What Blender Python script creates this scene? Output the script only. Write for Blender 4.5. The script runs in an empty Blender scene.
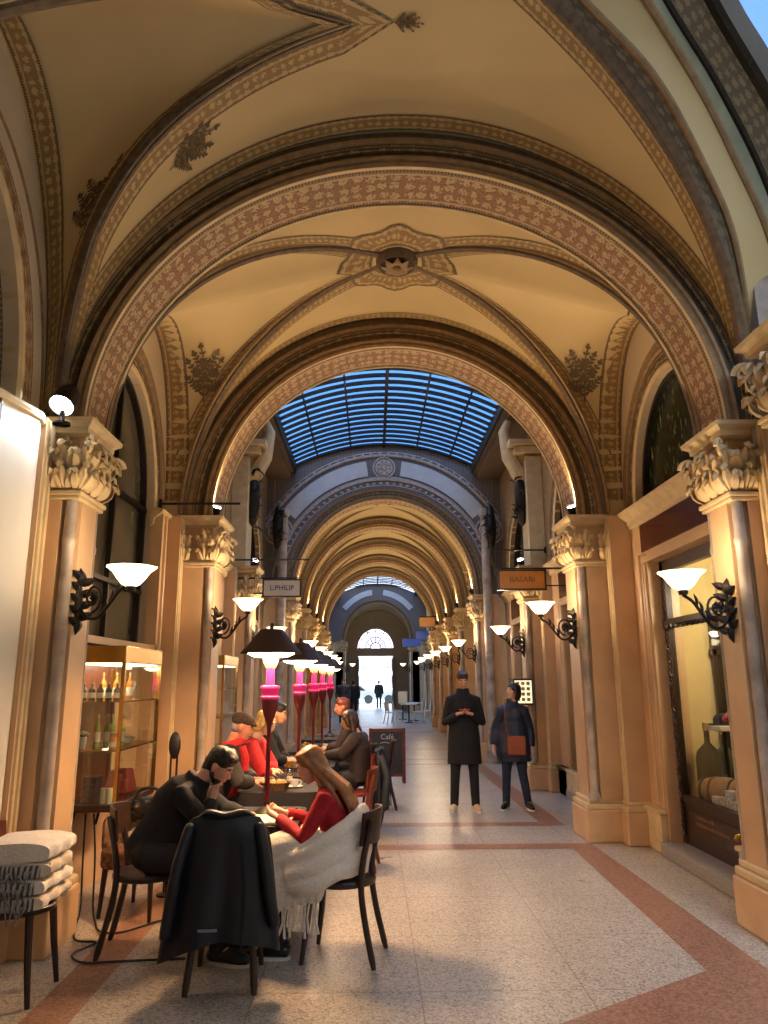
import bpy, bmesh, math, random
from math import sin, cos, pi, sqrt, radians
from mathutils import Vector, Matrix, noise
random.seed(7)
SC = bpy.context.scene
COL = SC.collection

# ------------------------------------------------------------ camera
CAMP = Vector((-.256, 0, 1.65))
_p, _r, _y = radians(12.91), radians(-.3), radians(.9)
_fw = Vector((sin(_y) * cos(_p), cos(_y) * cos(_p), sin(_p)))
_rt = Vector((cos(_y), -sin(_y), 0)); _up = _rt.cross(_fw)
_r2 = _rt * cos(_r) + _up * sin(_r); _u2 = _up * cos(_r) - _rt * sin(_r)
cd = bpy.data.cameras.new('camera'); cam = bpy.data.objects.new('camera', cd); COL.objects.link(cam)
cd.sensor_fit = 'HORIZONTAL'; cd.sensor_width = 36; cd.lens = 738 / 768 * 36; cd.clip_end = 300
M = Matrix((_r2, _u2, -_fw)).transposed().to_4x4(); M.translation = CAMP
cam.matrix_world = M
SC.camera = cam

# ------------------------------------------------------------ world
W = bpy.data.worlds.new('world'); SC.world = W; W.use_nodes = True
nt = W.node_tree; nt.nodes.clear()
tc = nt.nodes.new('ShaderNodeTexCoord'); sp = nt.nodes.new('ShaderNodeSeparateXYZ')
rp = nt.nodes.new('ShaderNodeValToRGB'); bg = nt.nodes.new('ShaderNodeBackground'); ow = nt.nodes.new('ShaderNodeOutputWorld')
nt.links.new(tc.outputs['Generated'], sp.inputs[0]); nt.links.new(sp.outputs['Z'], rp.inputs[0])
nt.links.new(rp.outputs[0], bg.inputs[0]); nt.links.new(bg.outputs[0], ow.inputs[0])
e = rp.color_ramp.elements
e[0].position = 0.0; e[0].color = (.5, .7, .9, 1)
e[1].position = .5; e[1].color = (.1, .27, .66, 1)
m_ = e.new(.07); m_.color = (.17, .38, .68, 1)
m_ = e.new(.15); m_.color = (.08, .26, .6, 1)
bg.inputs[1].default_value = 1.2

SC.view_settings.view_transform = 'Standard'; SC.view_settings.look = 'None'
SC.view_settings.gamma = 1; SC.view_settings.use_curve_mapping = False
SC.view_settings.exposure = 0.95
cy = SC.cycles
cy.use_denoising = True; cy.max_bounces = 6; cy.diffuse_bounces = 4; cy.glossy_bounces = 3; cy.transmission_bounces = 6
cy.transparent_max_bounces = 12; cy.sample_clamp_indirect = 3; cy.caustics_reflective = False; cy.caustics_refractive = False
cy.use_light_tree = True; cy.blur_glossy = .5

def light(kind, name, loc, power, color, size=.1, aim=None, spot=None, blend=.6):
    l = bpy.data.lights.new(name, kind); l.energy = power; l.color = color
    if kind == 'AREA': l.size = size
    elif kind in ('POINT', 'SPOT'): l.shadow_soft_size = size
    if kind == 'SPOT': l.spot_size = radians(spot or 100); l.spot_blend = blend
    o = bpy.data.objects.new(name, l); COL.objects.link(o); o.location = loc
    if aim is not None:
        o.rotation_euler = (Vector(aim) - Vector(loc)).to_track_quat('-Z', 'Y').to_euler()
    return o

# soft overcast daylight from straight above, entering through the glass roofs
sl = bpy.data.lights.new('overcast_daylight', 'SUN'); sl.energy = 4.0; sl.color = (.5, .7, 1.0); sl.angle = radians(120)
so = bpy.data.objects.new('overcast_daylight', sl); COL.objects.link(so); so.location = (0, 20, 12); so.rotation_euler = (radians(-8), 0, 0)

# late sun raking along the street outside the far door
s2 = bpy.data.lights.new('street_sun', 'SUN'); s2.energy = 6; s2.color = (1, .97, .92); s2.angle = radians(2)
s2o = bpy.data.objects.new('street_sun', s2); COL.objects.link(s2o); s2o.location = (20, 40, 20); s2o.rotation_euler = Vector((-.75, .6, -.35)).to_track_quat('-Z', 'Y').to_euler()

# ------------------------------------------------------------ materials
def lin(c):
    c = c / 255.0
    return c / 12.92 if c <= .04045 else ((c + .055) / 1.055) ** 2.4
def rgb(r, g, b): return (lin(r), lin(g), lin(b), 1)
def newmat(name):
    m = bpy.data.materials.new(name); m.use_nodes = True
    return m, m.node_tree, m.node_tree.nodes['Principled BSDF']
def N(t, typ, **kw):
    n = t.nodes.new(typ)
    for k, v in kw.items(): setattr(n, k, v)
    return n
def mth(t, op, a, b=None, c=None):
    n = N(t, 'ShaderNodeMath', operation=op)
    for i, v in enumerate((a, b, c)):
        if v is None: continue
        if hasattr(v, 'links'): t.links.new(v, n.inputs[i])
        else: n.inputs[i].default_value = v
    return n.outputs[0]
def mixc(t, f, a, b):
    n = N(t, 'ShaderNodeMix', data_type='RGBA')
    if hasattr(f, 'links'): t.links.new(f, n.inputs[0])
    else: n.inputs[0].default_value = f
    for i, v in ((6, a), (7, b)):
        if hasattr(v, 'links'): t.links.new(v, n.inputs[i])
        else: n.inputs[i].default_value = v
    return n.outputs[2]
def plain(name, col, rough=.6, metal=0, var=.12, scale=6, bump=0, spec=.5, coat=0):
    m, t, b = newmat(name)
    b.inputs['Roughness'].default_value = rough; b.inputs['Metallic'].default_value = metal
    b.inputs['Specular IOR Level'].default_value = spec
    if coat: b.inputs['Coat Weight'].default_value = coat
    x = N(t, 'ShaderNodeTexCoord'); n = N(t, 'ShaderNodeTexNoise'); n.inputs['Scale'].default_value = scale; n.inputs['Detail'].default_value = 5
    t.links.new(x.outputs['Object'], n.inputs['Vector'])
    dk = tuple(c * (1 - var * 1.6) for c in col[:3]) + (1,); lt = tuple(min(1, c * (1 + var)) for c in col[:3]) + (1,)
    t.links.new(mixc(t, mth(t, 'MULTIPLY_ADD', n.outputs[0], 2.2, -.6), dk, lt), b.inputs['Base Color'])
    if bump:
        bp = N(t, 'ShaderNodeBump'); bp.inputs['Strength'].default_value = bump; bp.inputs['Distance'].default_value = .01
        t.links.new(n.outputs[0], bp.inputs['Height']); t.links.new(bp.outputs[0], b.inputs['Normal'])
    return m
def emit(name, col, strength, base=(1, 1, 1, 1)):
    m, t, b = newmat(name)
    b.inputs['Base Color'].default_value = base; b.inputs['Emission Color'].default_value = col
    b.inputs['Emission Strength'].default_value = strength; b.inputs['Roughness'].default_value = .5
    return m
def glassm(name, tint=(.9, .93, .95, 1), refl=.05, rough=.03):
    m, t, b = newmat(name); t.nodes.remove(b)
    tr = N(t, 'ShaderNodeBsdfTransparent'); tr.inputs[0].default_value = tint
    gl = N(t, 'ShaderNodeBsdfGlossy'); gl.inputs['Roughness'].default_value = rough
    f = N(t, 'ShaderNodeLayerWeight'); f.inputs[0].default_value = .5
    mx = N(t, 'ShaderNodeMixShader'); t.links.new(mth(t, 'MULTIPLY_ADD', mth(t, 'POWER', f.outputs['Facing'], 4.0), .5, refl), mx.inputs[0])
    t.links.new(tr.outputs[0], mx.inputs[1]); t.links.new(gl.outputs[0], mx.inputs[2])
    t.links.new(mx.outputs[0], t.nodes['Material Output'].inputs[0])
    return m
def ornament(name, base, fig, line, freq=9, rows=1.0, edge=.1, fill=.33, rough=.6, red=None):
    """painted running ornament: u = metres along the band, v = 0..1 across it"""
    m, t, b = newmat(name); b.inputs['Roughness'].default_value = rough
    uv = N(t, 'ShaderNodeUVMap'); s = N(t, 'ShaderNodeSeparateXYZ'); t.links.new(uv.outputs[0], s.inputs[0])
    u, v = s.outputs[0], s.outputs[1]
    fu = mth(t, 'MULTIPLY', u, freq)
    c = N(t, 'ShaderNodeCombineXYZ'); t.links.new(fu, c.inputs[0]); t.links.new(mth(t, 'MULTIPLY', v, rows), c.inputs[1])
    vo = N(t, 'ShaderNodeTexVoronoi'); vo.inputs['Scale'].default_value = 1; vo.inputs['Randomness'].default_value = .25
    t.links.new(c.outputs[0], vo.inputs['Vector'])
    no = N(t, 'ShaderNodeTexNoise'); no.inputs['Scale'].default_value = 4.5; no.inputs['Detail'].default_value = 3
    t.links.new(c.outputs[0], no.inputs['Vector'])
    d = mth(t, 'ADD', vo.outputs['Distance'], mth(t, 'MULTIPLY_ADD', no.outputs[0], .9, -.45))
    mask = mth(t, 'LESS_THAN', d, fill)
    tex = N(t, 'ShaderNodeTexCoord'); n2 = N(t, 'ShaderNodeTexNoise'); n2.inputs['Scale'].default_value = 3; t.links.new(tex.outputs['Object'], n2.inputs['Vector'])
    col = mixc(t, mask, base, fig)
    if red is not None:
        ring = mth(t, 'GREATER_THAN', no.outputs[0], .56)
        col = mixc(t, mth(t, 'MULTIPLY', ring, .8), col, red)
    av = mth(t, 'ABSOLUTE', mth(t, 'SUBTRACT', v, .5))
    l1 = mth(t, 'GREATER_THAN', av, .5 - edge)
    l2 = mth(t, 'COMPARE', av, .5 - edge * 1.9, edge * .3)
    col = mixc(t, l1, col, line); col = mixc(t, l2, col, fig)
    dots = mth(t, 'GREATER_THAN', mth(t, 'SINE', mth(t, 'MULTIPLY', fu, 25.0)), .2)
    col = mixc(t, mth(t, 'MULTIPLY', mth(t, 'MULTIPLY', l1, dots), .4), col, fig)
    col = mixc(t, mth(t, 'MULTIPLY', n2.outputs[0], .25), col, (.03, .02, .01, 1))
    t.links.new(col, b.inputs['Base Color'])
    bp = N(t, 'ShaderNodeBump'); bp.inputs['Strength'].default_value = .5; bp.inputs['Distance'].default_value = .008
    t.links.new(mask, bp.inputs['Height']); t.links.new(bp.outputs[0], b.inputs['Normal'])
    return m

MT = {}
MT['plaster'] = plain('vault plaster', rgb(205, 180, 132), .85, var=.06, scale=1.2)
MT['plaster_wall'] = plain('wall plaster', rgb(206, 186, 156), .8, var=.05, scale=2)
MT['white_wall'] = plain('pale smooth wall', rgb(226, 218, 206), .55, var=.03, scale=1.5)
MT['marble'] = plain('tan marble', rgb(208, 170, 128), .4, var=.12, scale=2.2)
MT['marble_grey'] = plain('grey veined marble', rgb(176, 160, 146), .38, var=.3, scale=5)
MT['limestone'] = plain('carved limestone', rgb(210, 184, 140), .7, var=.12, scale=8, bump=.3)
MT['mould_dark'] = plain('dark painted moulding', rgb(104, 84, 62), .6, var=.25, scale=20)
MT['mould_mid'] = plain('brown moulding', rgb(146, 116, 80), .6, var=.2, scale=15)
MT['orn_gold'] = ornament('gold leaf ornament', rgb(150, 118, 72), rgb(194, 168, 118), rgb(92, 68, 46), 14, rows=2.5)
MT['orn_soffit'] = ornament('soffit ornament', rgb(150, 112, 78), rgb(194, 168, 128), rgb(92, 72, 54), 9, rows=4, edge=.07, fill=.36, red=rgb(136, 82, 56))
MT['orn_wide'] = ornament('wide dark painted band', rgb(96, 80, 60), rgb(134, 114, 84), rgb(66, 52, 38), 9, rows=5, edge=.06, fill=.34)
MT['orn_dark'] = ornament('dark scroll ornament', rgb(92, 76, 56), rgb(168, 142, 98), rgb(60, 46, 34), 9, edge=.14)
MT['orn_grey'] = ornament('grey relief ornament', rgb(128, 122, 126), rgb(188, 180, 178), rgb(90, 84, 88), 8, rows=2)
MT['leaf_paint'] = plain('painted bouquet', rgb(104, 86, 58), .8, var=.3, scale=40)
MT['iron'] = plain('dark bronze iron', rgb(44, 38, 32), .45, .6, var=.3, scale=30)
MT['black'] = plain('black paint', rgb(22, 20, 20), .5, var=.2)
MT['wood_dark'] = plain('dark brown wood', rgb(52, 32, 24), .35, var=.3, scale=12)
MT['wood_red'] = plain('red brown wood', rgb(112, 48, 30), .35, var=.25, scale=12)
MT['fascia'] = plain('oxblood fascia', rgb(74, 32, 26), .18, var=.1, scale=3)
MT['glass'] = glassm('clear glass')
MT['glass_roof'] = glassm('roof glass', (.86, .92, 1, 1), .02, .2)
MT['brass'] = plain('polished brass', rgb(196, 150, 70), .25, .9, var=.15)
MT['gold'] = plain('gold paint', rgb(214, 150, 50), .4, .2, var=.1)
MT['granite'] = plain('grey threshold stone', rgb(150, 144, 138), .5, var=.15, scale=40)
MT['shade'] = emit('lit glass shade', (1.0, .74, .4, 1), 2.6)
MT['shade_far'] = emit('lit glass shade far', (1.0, .78, .46, 1), 3)
MT['spotface'] = emit('spot lens', (.9, .95, 1, 1), 30)
MT['interior'] = plain('cream shop interior', rgb(216, 196, 140), .8, var=.05)
MT['dark_room'] = plain('dim interior', rgb(70, 58, 46), .8, var=.3)

# ------------------------------------------------------------ mesh builder
class MB:
    def __init__(s): s.v = []; s.f = []; s.m = []; s.uv = []
    def add(s, pts, mi=0, uv=None):
        b = len(s.v); s.v += [tuple(p) for p in pts]; s.f.append(tuple(range(b, b + len(pts)))); s.m.append(mi)
        s.uv.append(uv or [(0, 0)] * len(pts))
    def grid(s, rows, mi=0, uvs=None, closed=False, flip=False):
        """rows: list of lists of points, shared vertices; mi may be a list per column strip"""
        b = len(s.v); n = len(rows[0])
        for r in rows: s.v += [tuple(p) for p in r]
        for i in range(len(rows) - 1):
            for j in range(n if closed else n - 1):
                k = (j + 1) % n
                f = (b + i * n + j, b + i * n + k, b + (i + 1) * n + k, b + (i + 1) * n + j)
                q = [(i, j), (i, k), (i + 1, k), (i + 1, j)]
                if flip: f = f[::-1]; q = q[::-1]
                s.f.append(f); s.m.append(mi[j] if isinstance(mi, (list, tuple)) else mi)
                s.uv.append([uvs[a][c] for a, c in q] if uvs else [(0, 0)] * 4)
        return s
    def box(s, c, d, mi=0, rz=0, taper=1.0, M=None):
        x, y, z = c; a, b, h = d[0] / 2, d[1] / 2, d[2] / 2
        P = []
        for dz, t in ((-h, 1), (h, taper)):
            for sx, sy in ((-1, -1), (1, -1), (1, 1), (-1, 1)):
                px, py = sx * a * t, sy * b * t
                if rz: px, py = px * cos(rz) - py * sin(rz), px * sin(rz) + py * cos(rz)
                v = Vector((x + px, y + py, z + dz))
                P.append(M @ v if M else v)
        k = len(s.v); s.v += [tuple(p) for p in P]
        for f in ((3, 2, 1, 0), (4, 5, 6, 7), (0, 1, 5, 4), (1, 2, 6, 5), (2, 3, 7, 6), (3, 0, 4, 7)):
            s.f.append(tuple(k + i for i in f)); s.m.append(mi); s.uv.append([(0, 0), (1, 0), (1, 1), (0, 1)])
        return s
    def bx(s, x0, x1, y0, y1, z0, z1, mi=0):
        return s.box(((x0 + x1) / 2, (y0 + y1) / 2, (z0 + z1) / 2), (abs(x1 - x0), abs(y1 - y0), abs(z1 - z0)), mi)
    def tube(s, pts, rad, n=8, mi=0, cap=True, squash=None):
        pts = [Vector(p) for p in pts]; L = len(pts)
        if not isinstance(rad, (list, tuple)): rad = [rad] * L
        rows = []; prev = None
        for i, p in enumerate(pts):
            t = (pts[min(i + 1, L - 1)] - pts[max(i - 1, 0)])
            if t.length < 1e-9: t = Vector((0, 0, 1))
            t.normalize()
            if prev is None:
                ref = Vector((0, 0, 1)) if abs(t.z) < .9 else Vector((0, 1, 0))
                a = t.cross(ref).normalized()
            else:
                a = prev - t * prev.dot(t)
                a = a.normalized() if a.length > 1e-6 else t.orthogonal().normalized()
            prev = a; bb = t.cross(a)
            sq = squash or 1
            rows.append([p + (a * cos(2 * pi * k / n) + bb * sin(2 * pi * k / n) * sq) * rad[i] for k in range(n)])
        b = len(s.v); s.grid(rows, mi, closed=True)
        if cap:
            s.f.append(tuple(b + k for k in reversed(range(n)))); s.m.append(mi); s.uv.append([(0, 0)] * n)
            s.f.append(tuple(b + (L - 1) * n + k for k in range(n))); s.m.append(mi); s.uv.append([(0, 0)] * n)
        return s
    def lathe(s, prof, c=(0, 0, 0), n=20, mi=0, sx=1, sy=1, ripple=0, rn=8):
        rows = []
        for (r, z) in prof:
            rows.append([(c[0] + sx * r * (1 + ripple * cos(rn * 2 * pi * k / n)) * cos(2 * pi * k / n), c[1] + sy * r * (1 + ripple * cos(rn * 2 * pi * k / n)) * sin(2 * pi * k / n), c[2] + z) for k in range(n)])
        return s.grid(rows, mi, closed=True)
    def ball(s, c, r, n=12, mi=0, M=None):
        if not isinstance(r, (list, tuple)): r = (r, r, r)
        rows = []
        for i in range(n // 2 + 1):
            a = -pi / 2 + pi * i / (n // 2); ca = max(cos(a), .001)
            row = []
            for k in range(n):
                v = Vector((r[0] * ca * cos(2 * pi * k / n), r[1] * ca * sin(2 * pi * k / n), r[2] * sin(a)))
                if M: v = M @ v
                row.append(Vector(c) + v)
            rows.append(row)
        return s.grid(rows, mi, closed=True)
    def leaf(s, base, tip, width, bend, up=Vector((0, 0, 1)), mi=0, n=4, thick=.006):
        """a small curled leaf from base to tip with two skins"""
        base, tip = Vector(base), Vector(tip); d = tip - base; side = d.cross(up)
        side = side.normalized() if side.length > 1e-6 else Vector((1, 0, 0))
        nn = side.cross(d).normalized(); R1 = []; R2 = []
        for i in range(n + 1):
            t = i / n; w = width * sin(pi * (.12 + .88 * t)) * (1 if t < 1 else .2)
            p = base + d * t + nn * bend * sin(pi * t)
            R1.append([p - side * w / 2, p + nn * w * .22 + nn * thick, p + side * w / 2])
            R2.append([p - side * w / 2 - nn * thick, p - nn * thick, p + side * w / 2 - nn * thick])
        s.grid(R1, mi); s.grid(R2, mi, flip=True); return s
    def arch(s, prof, cx, zc, rx, rz, y0, mi=0, seg=48, a0=0, a1=pi, sgn=1):
        """sweep profile points (dr, dy) round a half ellipse standing across the hall"""
        rows = []; uvs = []; L = 0; V = [0]
        for i in range(1, len(prof)):
            V.append(i)
        for i in range(seg + 1):
            a = a0 + (a1 - a0) * i / seg
            rows.append([(cx + (rx + dr) * cos(a), y0 + dy, zc + (rz + dr) * sin(a)) for dr, dy in prof])
            uvs.append([(a * rx, 0)] * len(prof))
        b = len(s.v); n = len(prof)
        for r in rows: s.v += r
        for i in range(seg):
            for j in range(n - 1):
                s.f.append((b + i * n + j, b + (i + 1) * n + j, b + (i + 1) * n + j + 1, b + i * n + j + 1))
                s.m.append(mi[j] if isinstance(mi, (list, tuple)) else mi)
                u0, u1 = uvs[i][0][0], uvs[i + 1][0][0]
                s.uv.append([(u0, 0), (u1, 0), (u1, 1), (u0, 1)])
        return s
    def yarch(s, prof, x0, cyy, zc, ry, rz, mi=0, seg=32, side=1, leg=0):
        """same, standing in a side wall (plane x = x0); prof = (dr, dx)"""
        n = len(prof); b = len(s.v); P = []; U = []
        if leg: P.append([(x0 + side * dx, cyy + ry + dr, zc - leg) for dr, dx in prof]); U.append(-leg)
        for i in range(seg + 1):
            a = pi * i / seg
            P.append([(x0 + side * dx, cyy + (ry + dr) * cos(a), zc + (rz + dr) * sin(a)) for dr, dx in prof]); U.append(a * ry)
        if leg: P.append([(x0 + side * dx, cyy - ry - dr, zc - leg) for dr, dx in prof]); U.append(pi * ry + leg)
        for r in P: s.v += r
        for i in range(len(P) - 1):
            for j in range(n - 1):
                s.f.append((b + i * n + j, b + (i + 1) * n + j, b + (i + 1) * n + j + 1, b + i * n + j + 1))
                s.m.append(mi[j] if isinstance(mi, (list, tuple)) else mi)
                s.uv.append([(U[i], 0), (U[i + 1], 0), (U[i + 1], 1), (U[i], 1)])
        return s
    def ribbon(s, A, B_, mi=0, u0=0):
        """strip between two point rows with u = length, v = 0..1"""
        n = len(A); b = len(s.v); u = [u0]
        for i in range(1, n): u.append(u[-1] + (Vector(A[i]) - Vector(A[i - 1])).length)
        s.v += [tuple(p) for p in A] + [tuple(p) for p in B_]
        for i in range(n - 1):
            s.f.append((b + i, b + i + 1, b + n + i + 1, b + n + i)); s.m.append(mi)
            s.uv.append([(u[i], 0), (u[i + 1], 0), (u[i + 1], 1), (u[i], 1)])
        return s
    def build(s, name, mats, parent=None, smooth=True, bevel=0, loc=None, solid=0, sub=0, angle=40):
        me = bpy.data.meshes.new(name); me.from_pydata([tuple(v) for v in s.v], [], s.f)
        if not isinstance(mats, (list, tuple)): mats = [mats]
        for m in mats: me.materials.append(MT[m] if isinstance(m, str) else m)
        uvl = me.uv_layers.new(name='UVMap'); k = 0
        for i, p in enumerate(me.polygons):
            p.material_index = min(s.m[i], len(mats) - 1); p.use_smooth = smooth
            for j in range(len(s.f[i])): uvl.data[p.loop_start + j].uv = s.uv[i][j]
        me.validate(); me.update()
        if smooth:
            bm = bmesh.new(); bm.from_mesh(me)
            for ed in bm.edges:
                if len(ed.link_faces) == 2 and ed.calc_face_angle(0) > radians(angle): ed.smooth = False
            bm.to_mesh(me); bm.free()
        o = bpy.data.objects.new(name, me); COL.objects.link(o)
        if parent is not None: o.parent = parent
        if loc is not None: o.location = loc
        if solid: md = o.modifiers.new('s', 'SOLIDIFY'); md.thickness = solid; md.offset = 0
        if bevel: md = o.modifiers.new('b', 'BEVEL'); md.width = bevel; md.segments = 2; md.limit_method = 'ANGLE'
        if sub: md = o.modifiers.new('u', 'SUBSURF'); md.levels = sub; md.render_levels = sub
        return o

def tag(o, label=None, cat=None, group=None, kind=None):
    if label: o['label'] = label
    if cat: o['category'] = cat
    if group: o['group'] = group
    if kind: o['kind'] = kind
    return o
def thing(name, label, cat, loc=(0, 0, 0), rz=0, group=None):
    o = bpy.data.objects.new(name, None); COL.objects.link(o); o.location = loc; o.rotation_euler = (0, 0, rz)
    o.empty_display_size = .05
    return tag(o, label, cat, group)
def struct(o): o['kind'] = 'structure'; return o
def copy_tree(o, label=None, loc=None, rz=None, group=None, parent=None):
    c = o.copy(); COL.objects.link(c); c.parent = parent
    if label: c['label'] = label
    if group: c['group'] = group
    if loc is not None: c.location = loc
    if rz is not None: c.rotation_euler = (0, 0, rz)
    for ch in list(o.children): copy_tree(ch, parent=c)
    return c
# ============================================================ FLOOR
def floor_material():
    m, t, b = newmat('terrazzo floor')
    tc = N(t, 'ShaderNodeTexCoord'); n = N(t, 'ShaderNodeTexNoise'); n.inputs['Scale'].default_value = 60; n.inputs['Detail'].default_value = 2
    vo = N(t, 'ShaderNodeTexVoronoi'); vo.inputs['Scale'].default_value = 95
    big = N(t, 'ShaderNodeTexNoise'); big.inputs['Scale'].default_value = 1.1; big.inputs['Detail'].default_value = 4
    for q in (n, vo, big): t.links.new(tc.outputs['Object'], q.inputs['Vector'])
    c = mixc(t, vo.outputs['Color'], rgb(168, 156, 142), rgb(206, 196, 182))
    sp = N(t, 'ShaderNodeSeparateColor'); t.links.new(vo.outputs['Color'], sp.inputs[0])
    c = mixc(t, sp.outputs[0], rgb(158, 148, 136), rgb(208, 198, 184))
    c = mixc(t, mth(t, 'GREATER_THAN', sp.outputs[1], .85), c, rgb(128, 114, 104))
    c = mixc(t, mth(t, 'MULTIPLY', big.outputs[0], .4), c, rgb(120, 106, 94))
    br = N(t, 'ShaderNodeTexBrick'); br.offset = 0; br.inputs['Scale'].default_value = 1; br.inputs['Brick Width'].default_value = .9
    br.inputs['Row Height'].default_value = .9; br.inputs['Mortar Size'].default_value = .004
    t.links.new(tc.outputs['Object'], br.inputs['Vector'])
    c = mixc(t, mth(t, 'MULTIPLY', br.outputs['Fac'], .5), c, rgb(70, 60, 52))
    t.links.new(c, b.inputs['Base Color'])
    t.links.new(mth(t, 'MULTIPLY_ADD', big.outputs[0], .25, .2), b.inputs['Roughness'])
    bp = N(t, 'ShaderNodeBump'); bp.inputs['Strength'].default_value = .03; bp.inputs['Distance'].default_value = .003
    t.links.new(n.outputs[0], bp.inputs['Height']); t.links.new(bp.outputs[0], b.inputs['Normal'])
    return m
MT['floor'] = floor_material()
def band_material():
    m, t, b = newmat('red terrazzo band')
    tc = N(t, 'ShaderNodeTexCoord'); vo = N(t, 'ShaderNodeTexVoronoi'); vo.inputs['Scale'].default_value = 80
    t.links.new(tc.outputs['Object'], vo.inputs['Vector'])
    sp = N(t, 'ShaderNodeSeparateColor'); t.links.new(vo.outputs['Color'], sp.inputs[0])
    t.links.new(mixc(t, sp.outputs[0], rgb(116, 80, 64), rgb(168, 124, 104)), b.inputs['Base Color'])
    b.inputs['Roughness'].default_value = .33
    return m
MT['band'] = band_material()
f = MB(); f.bx(-6, 6, -5, 52, -.2, 0); fl = struct(f.build('floor', 'floor', smooth=False))
def quad(pts, z=.002): 
    return [(x, y, z) for x, y in pts]
b = MB()
def strip(pts, z=.0015):   # polygon slab, very thin inlay
    b.add(quad(pts, z))
strip([(1.75, 8.15), (2.0, 8.15), (2.05, 4.55), (1.68, 4.75)])
strip([(1.68, 4.75), (2.05, 4.55), (2.2, 4.3), (.2, 3.3), (-.1, 3.6)], .0016)
strip([(-2.05, 8.15), (-1.8, 8.15), (-1.77, 4.1), (-2.02, 4.1)])
strip([(-2.02, 4.1), (-1.77, 4.1), (-1.2, 2.5), (-1.6, 2.4)], .0016)
strip([(-2.02, 7.95), (2.0, 7.95), (2.0, 8.2), (-2.02, 8.2)], .0021)
strip([(-2.0, 9.15), (1.98, 9.15), (1.98, 9.4), (-2.0, 9.4)])
strip([(-2.0, 15.6), (1.98, 15.6), (1.98, 15.85), (-2.0, 15.85)])
strip([(1.72, 9.4), (1.98, 9.4), (1.98, 15.6), (1.72, 15.6)]); strip([(-1.98, 9.4), (-1.72, 9.4), (-1.72, 15.6), (-1.98, 15.6)])
for yy in (16.6, 19.0, 22.0, 25.0, 28.0):
    strip([(-1.7, yy), (1.7, yy), (1.7, yy + .2), (-1.7, yy + .2)])
tb = b.build('floor_band', 'band', fl, smooth=False)

# ============================================================ ARCHES
ZC = 3.48
def make_arch(y0, rx, rz, th, label, detail=True, ext=.3, cx=0, zc=ZC):
    """painted stone arch; y0 = near face, th = soffit depth"""
    a = thing('passage_arch', label, 'arch', (0, y0, zc), group=None)
    s = MB(); s.arch([(0, th), (0, .05)], cx, 0, rx, rz, 0, 0, 64); s.build('soffit', 'orn_soffit', a)
    s = MB(); s.arch([(0, .05), (-.012, .035), (-.012, 0), (.012, -.012), (.04, .0)], cx, 0, rx, rz, 0, [0, 0, 1, 1], 64)
    s.arch([(0, th), (-.01, th + .0), (-.01, th + .03), (.03, th + .03), (.03, th)], cx, 0, rx, rz, 0, 0, 64)
    s.build('edge_bead', ['limestone', 'mould_mid'], a)
    s = MB()
    pr = [(.04, 0), (.05, -.02), (.07, -.025), (.085, 0), (.1, .015), (.15, .02), (.19, .0), (.2, -.03), (.23, -.035), (.245, 0), (ext, .0)]
    k = (ext - .04) / .26
    pr = [(.04 + (r - .04) * k, d) for r, d in pr]
    s.arch(pr, cx, 0, rx, rz, 0, [1, 1, 1, 0, 0, 0, 1, 1, 1, 0], 64)
    s.arch([(ext, 0), (ext, .12), (ext + .5, .14), (ext + .5, th - .14), (ext, th - .12), (ext, th)], cx, 0, rx, rz, 0, 0, 64)
    s.arch([(r, th + .0 - d * .5) for r, d in pr][::-1], cx, 0, rx, rz, 0, 0, 64)
    s.build('molding', ['mould_dark', 'mould_mid'], a)
    if detail:
        s = MB(); s.arch([(.105 * k + .02, .012), (.19 * k, .004)], cx, 0, rx, rz, 0, 0, 64); 
        for i in range(len(s.v)): s.v[i] = (s.v[i][0], s.v[i][1] - .012, s.v[i][2])
        s.build('painted_frieze', 'orn_dark', a)
    return a

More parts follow.
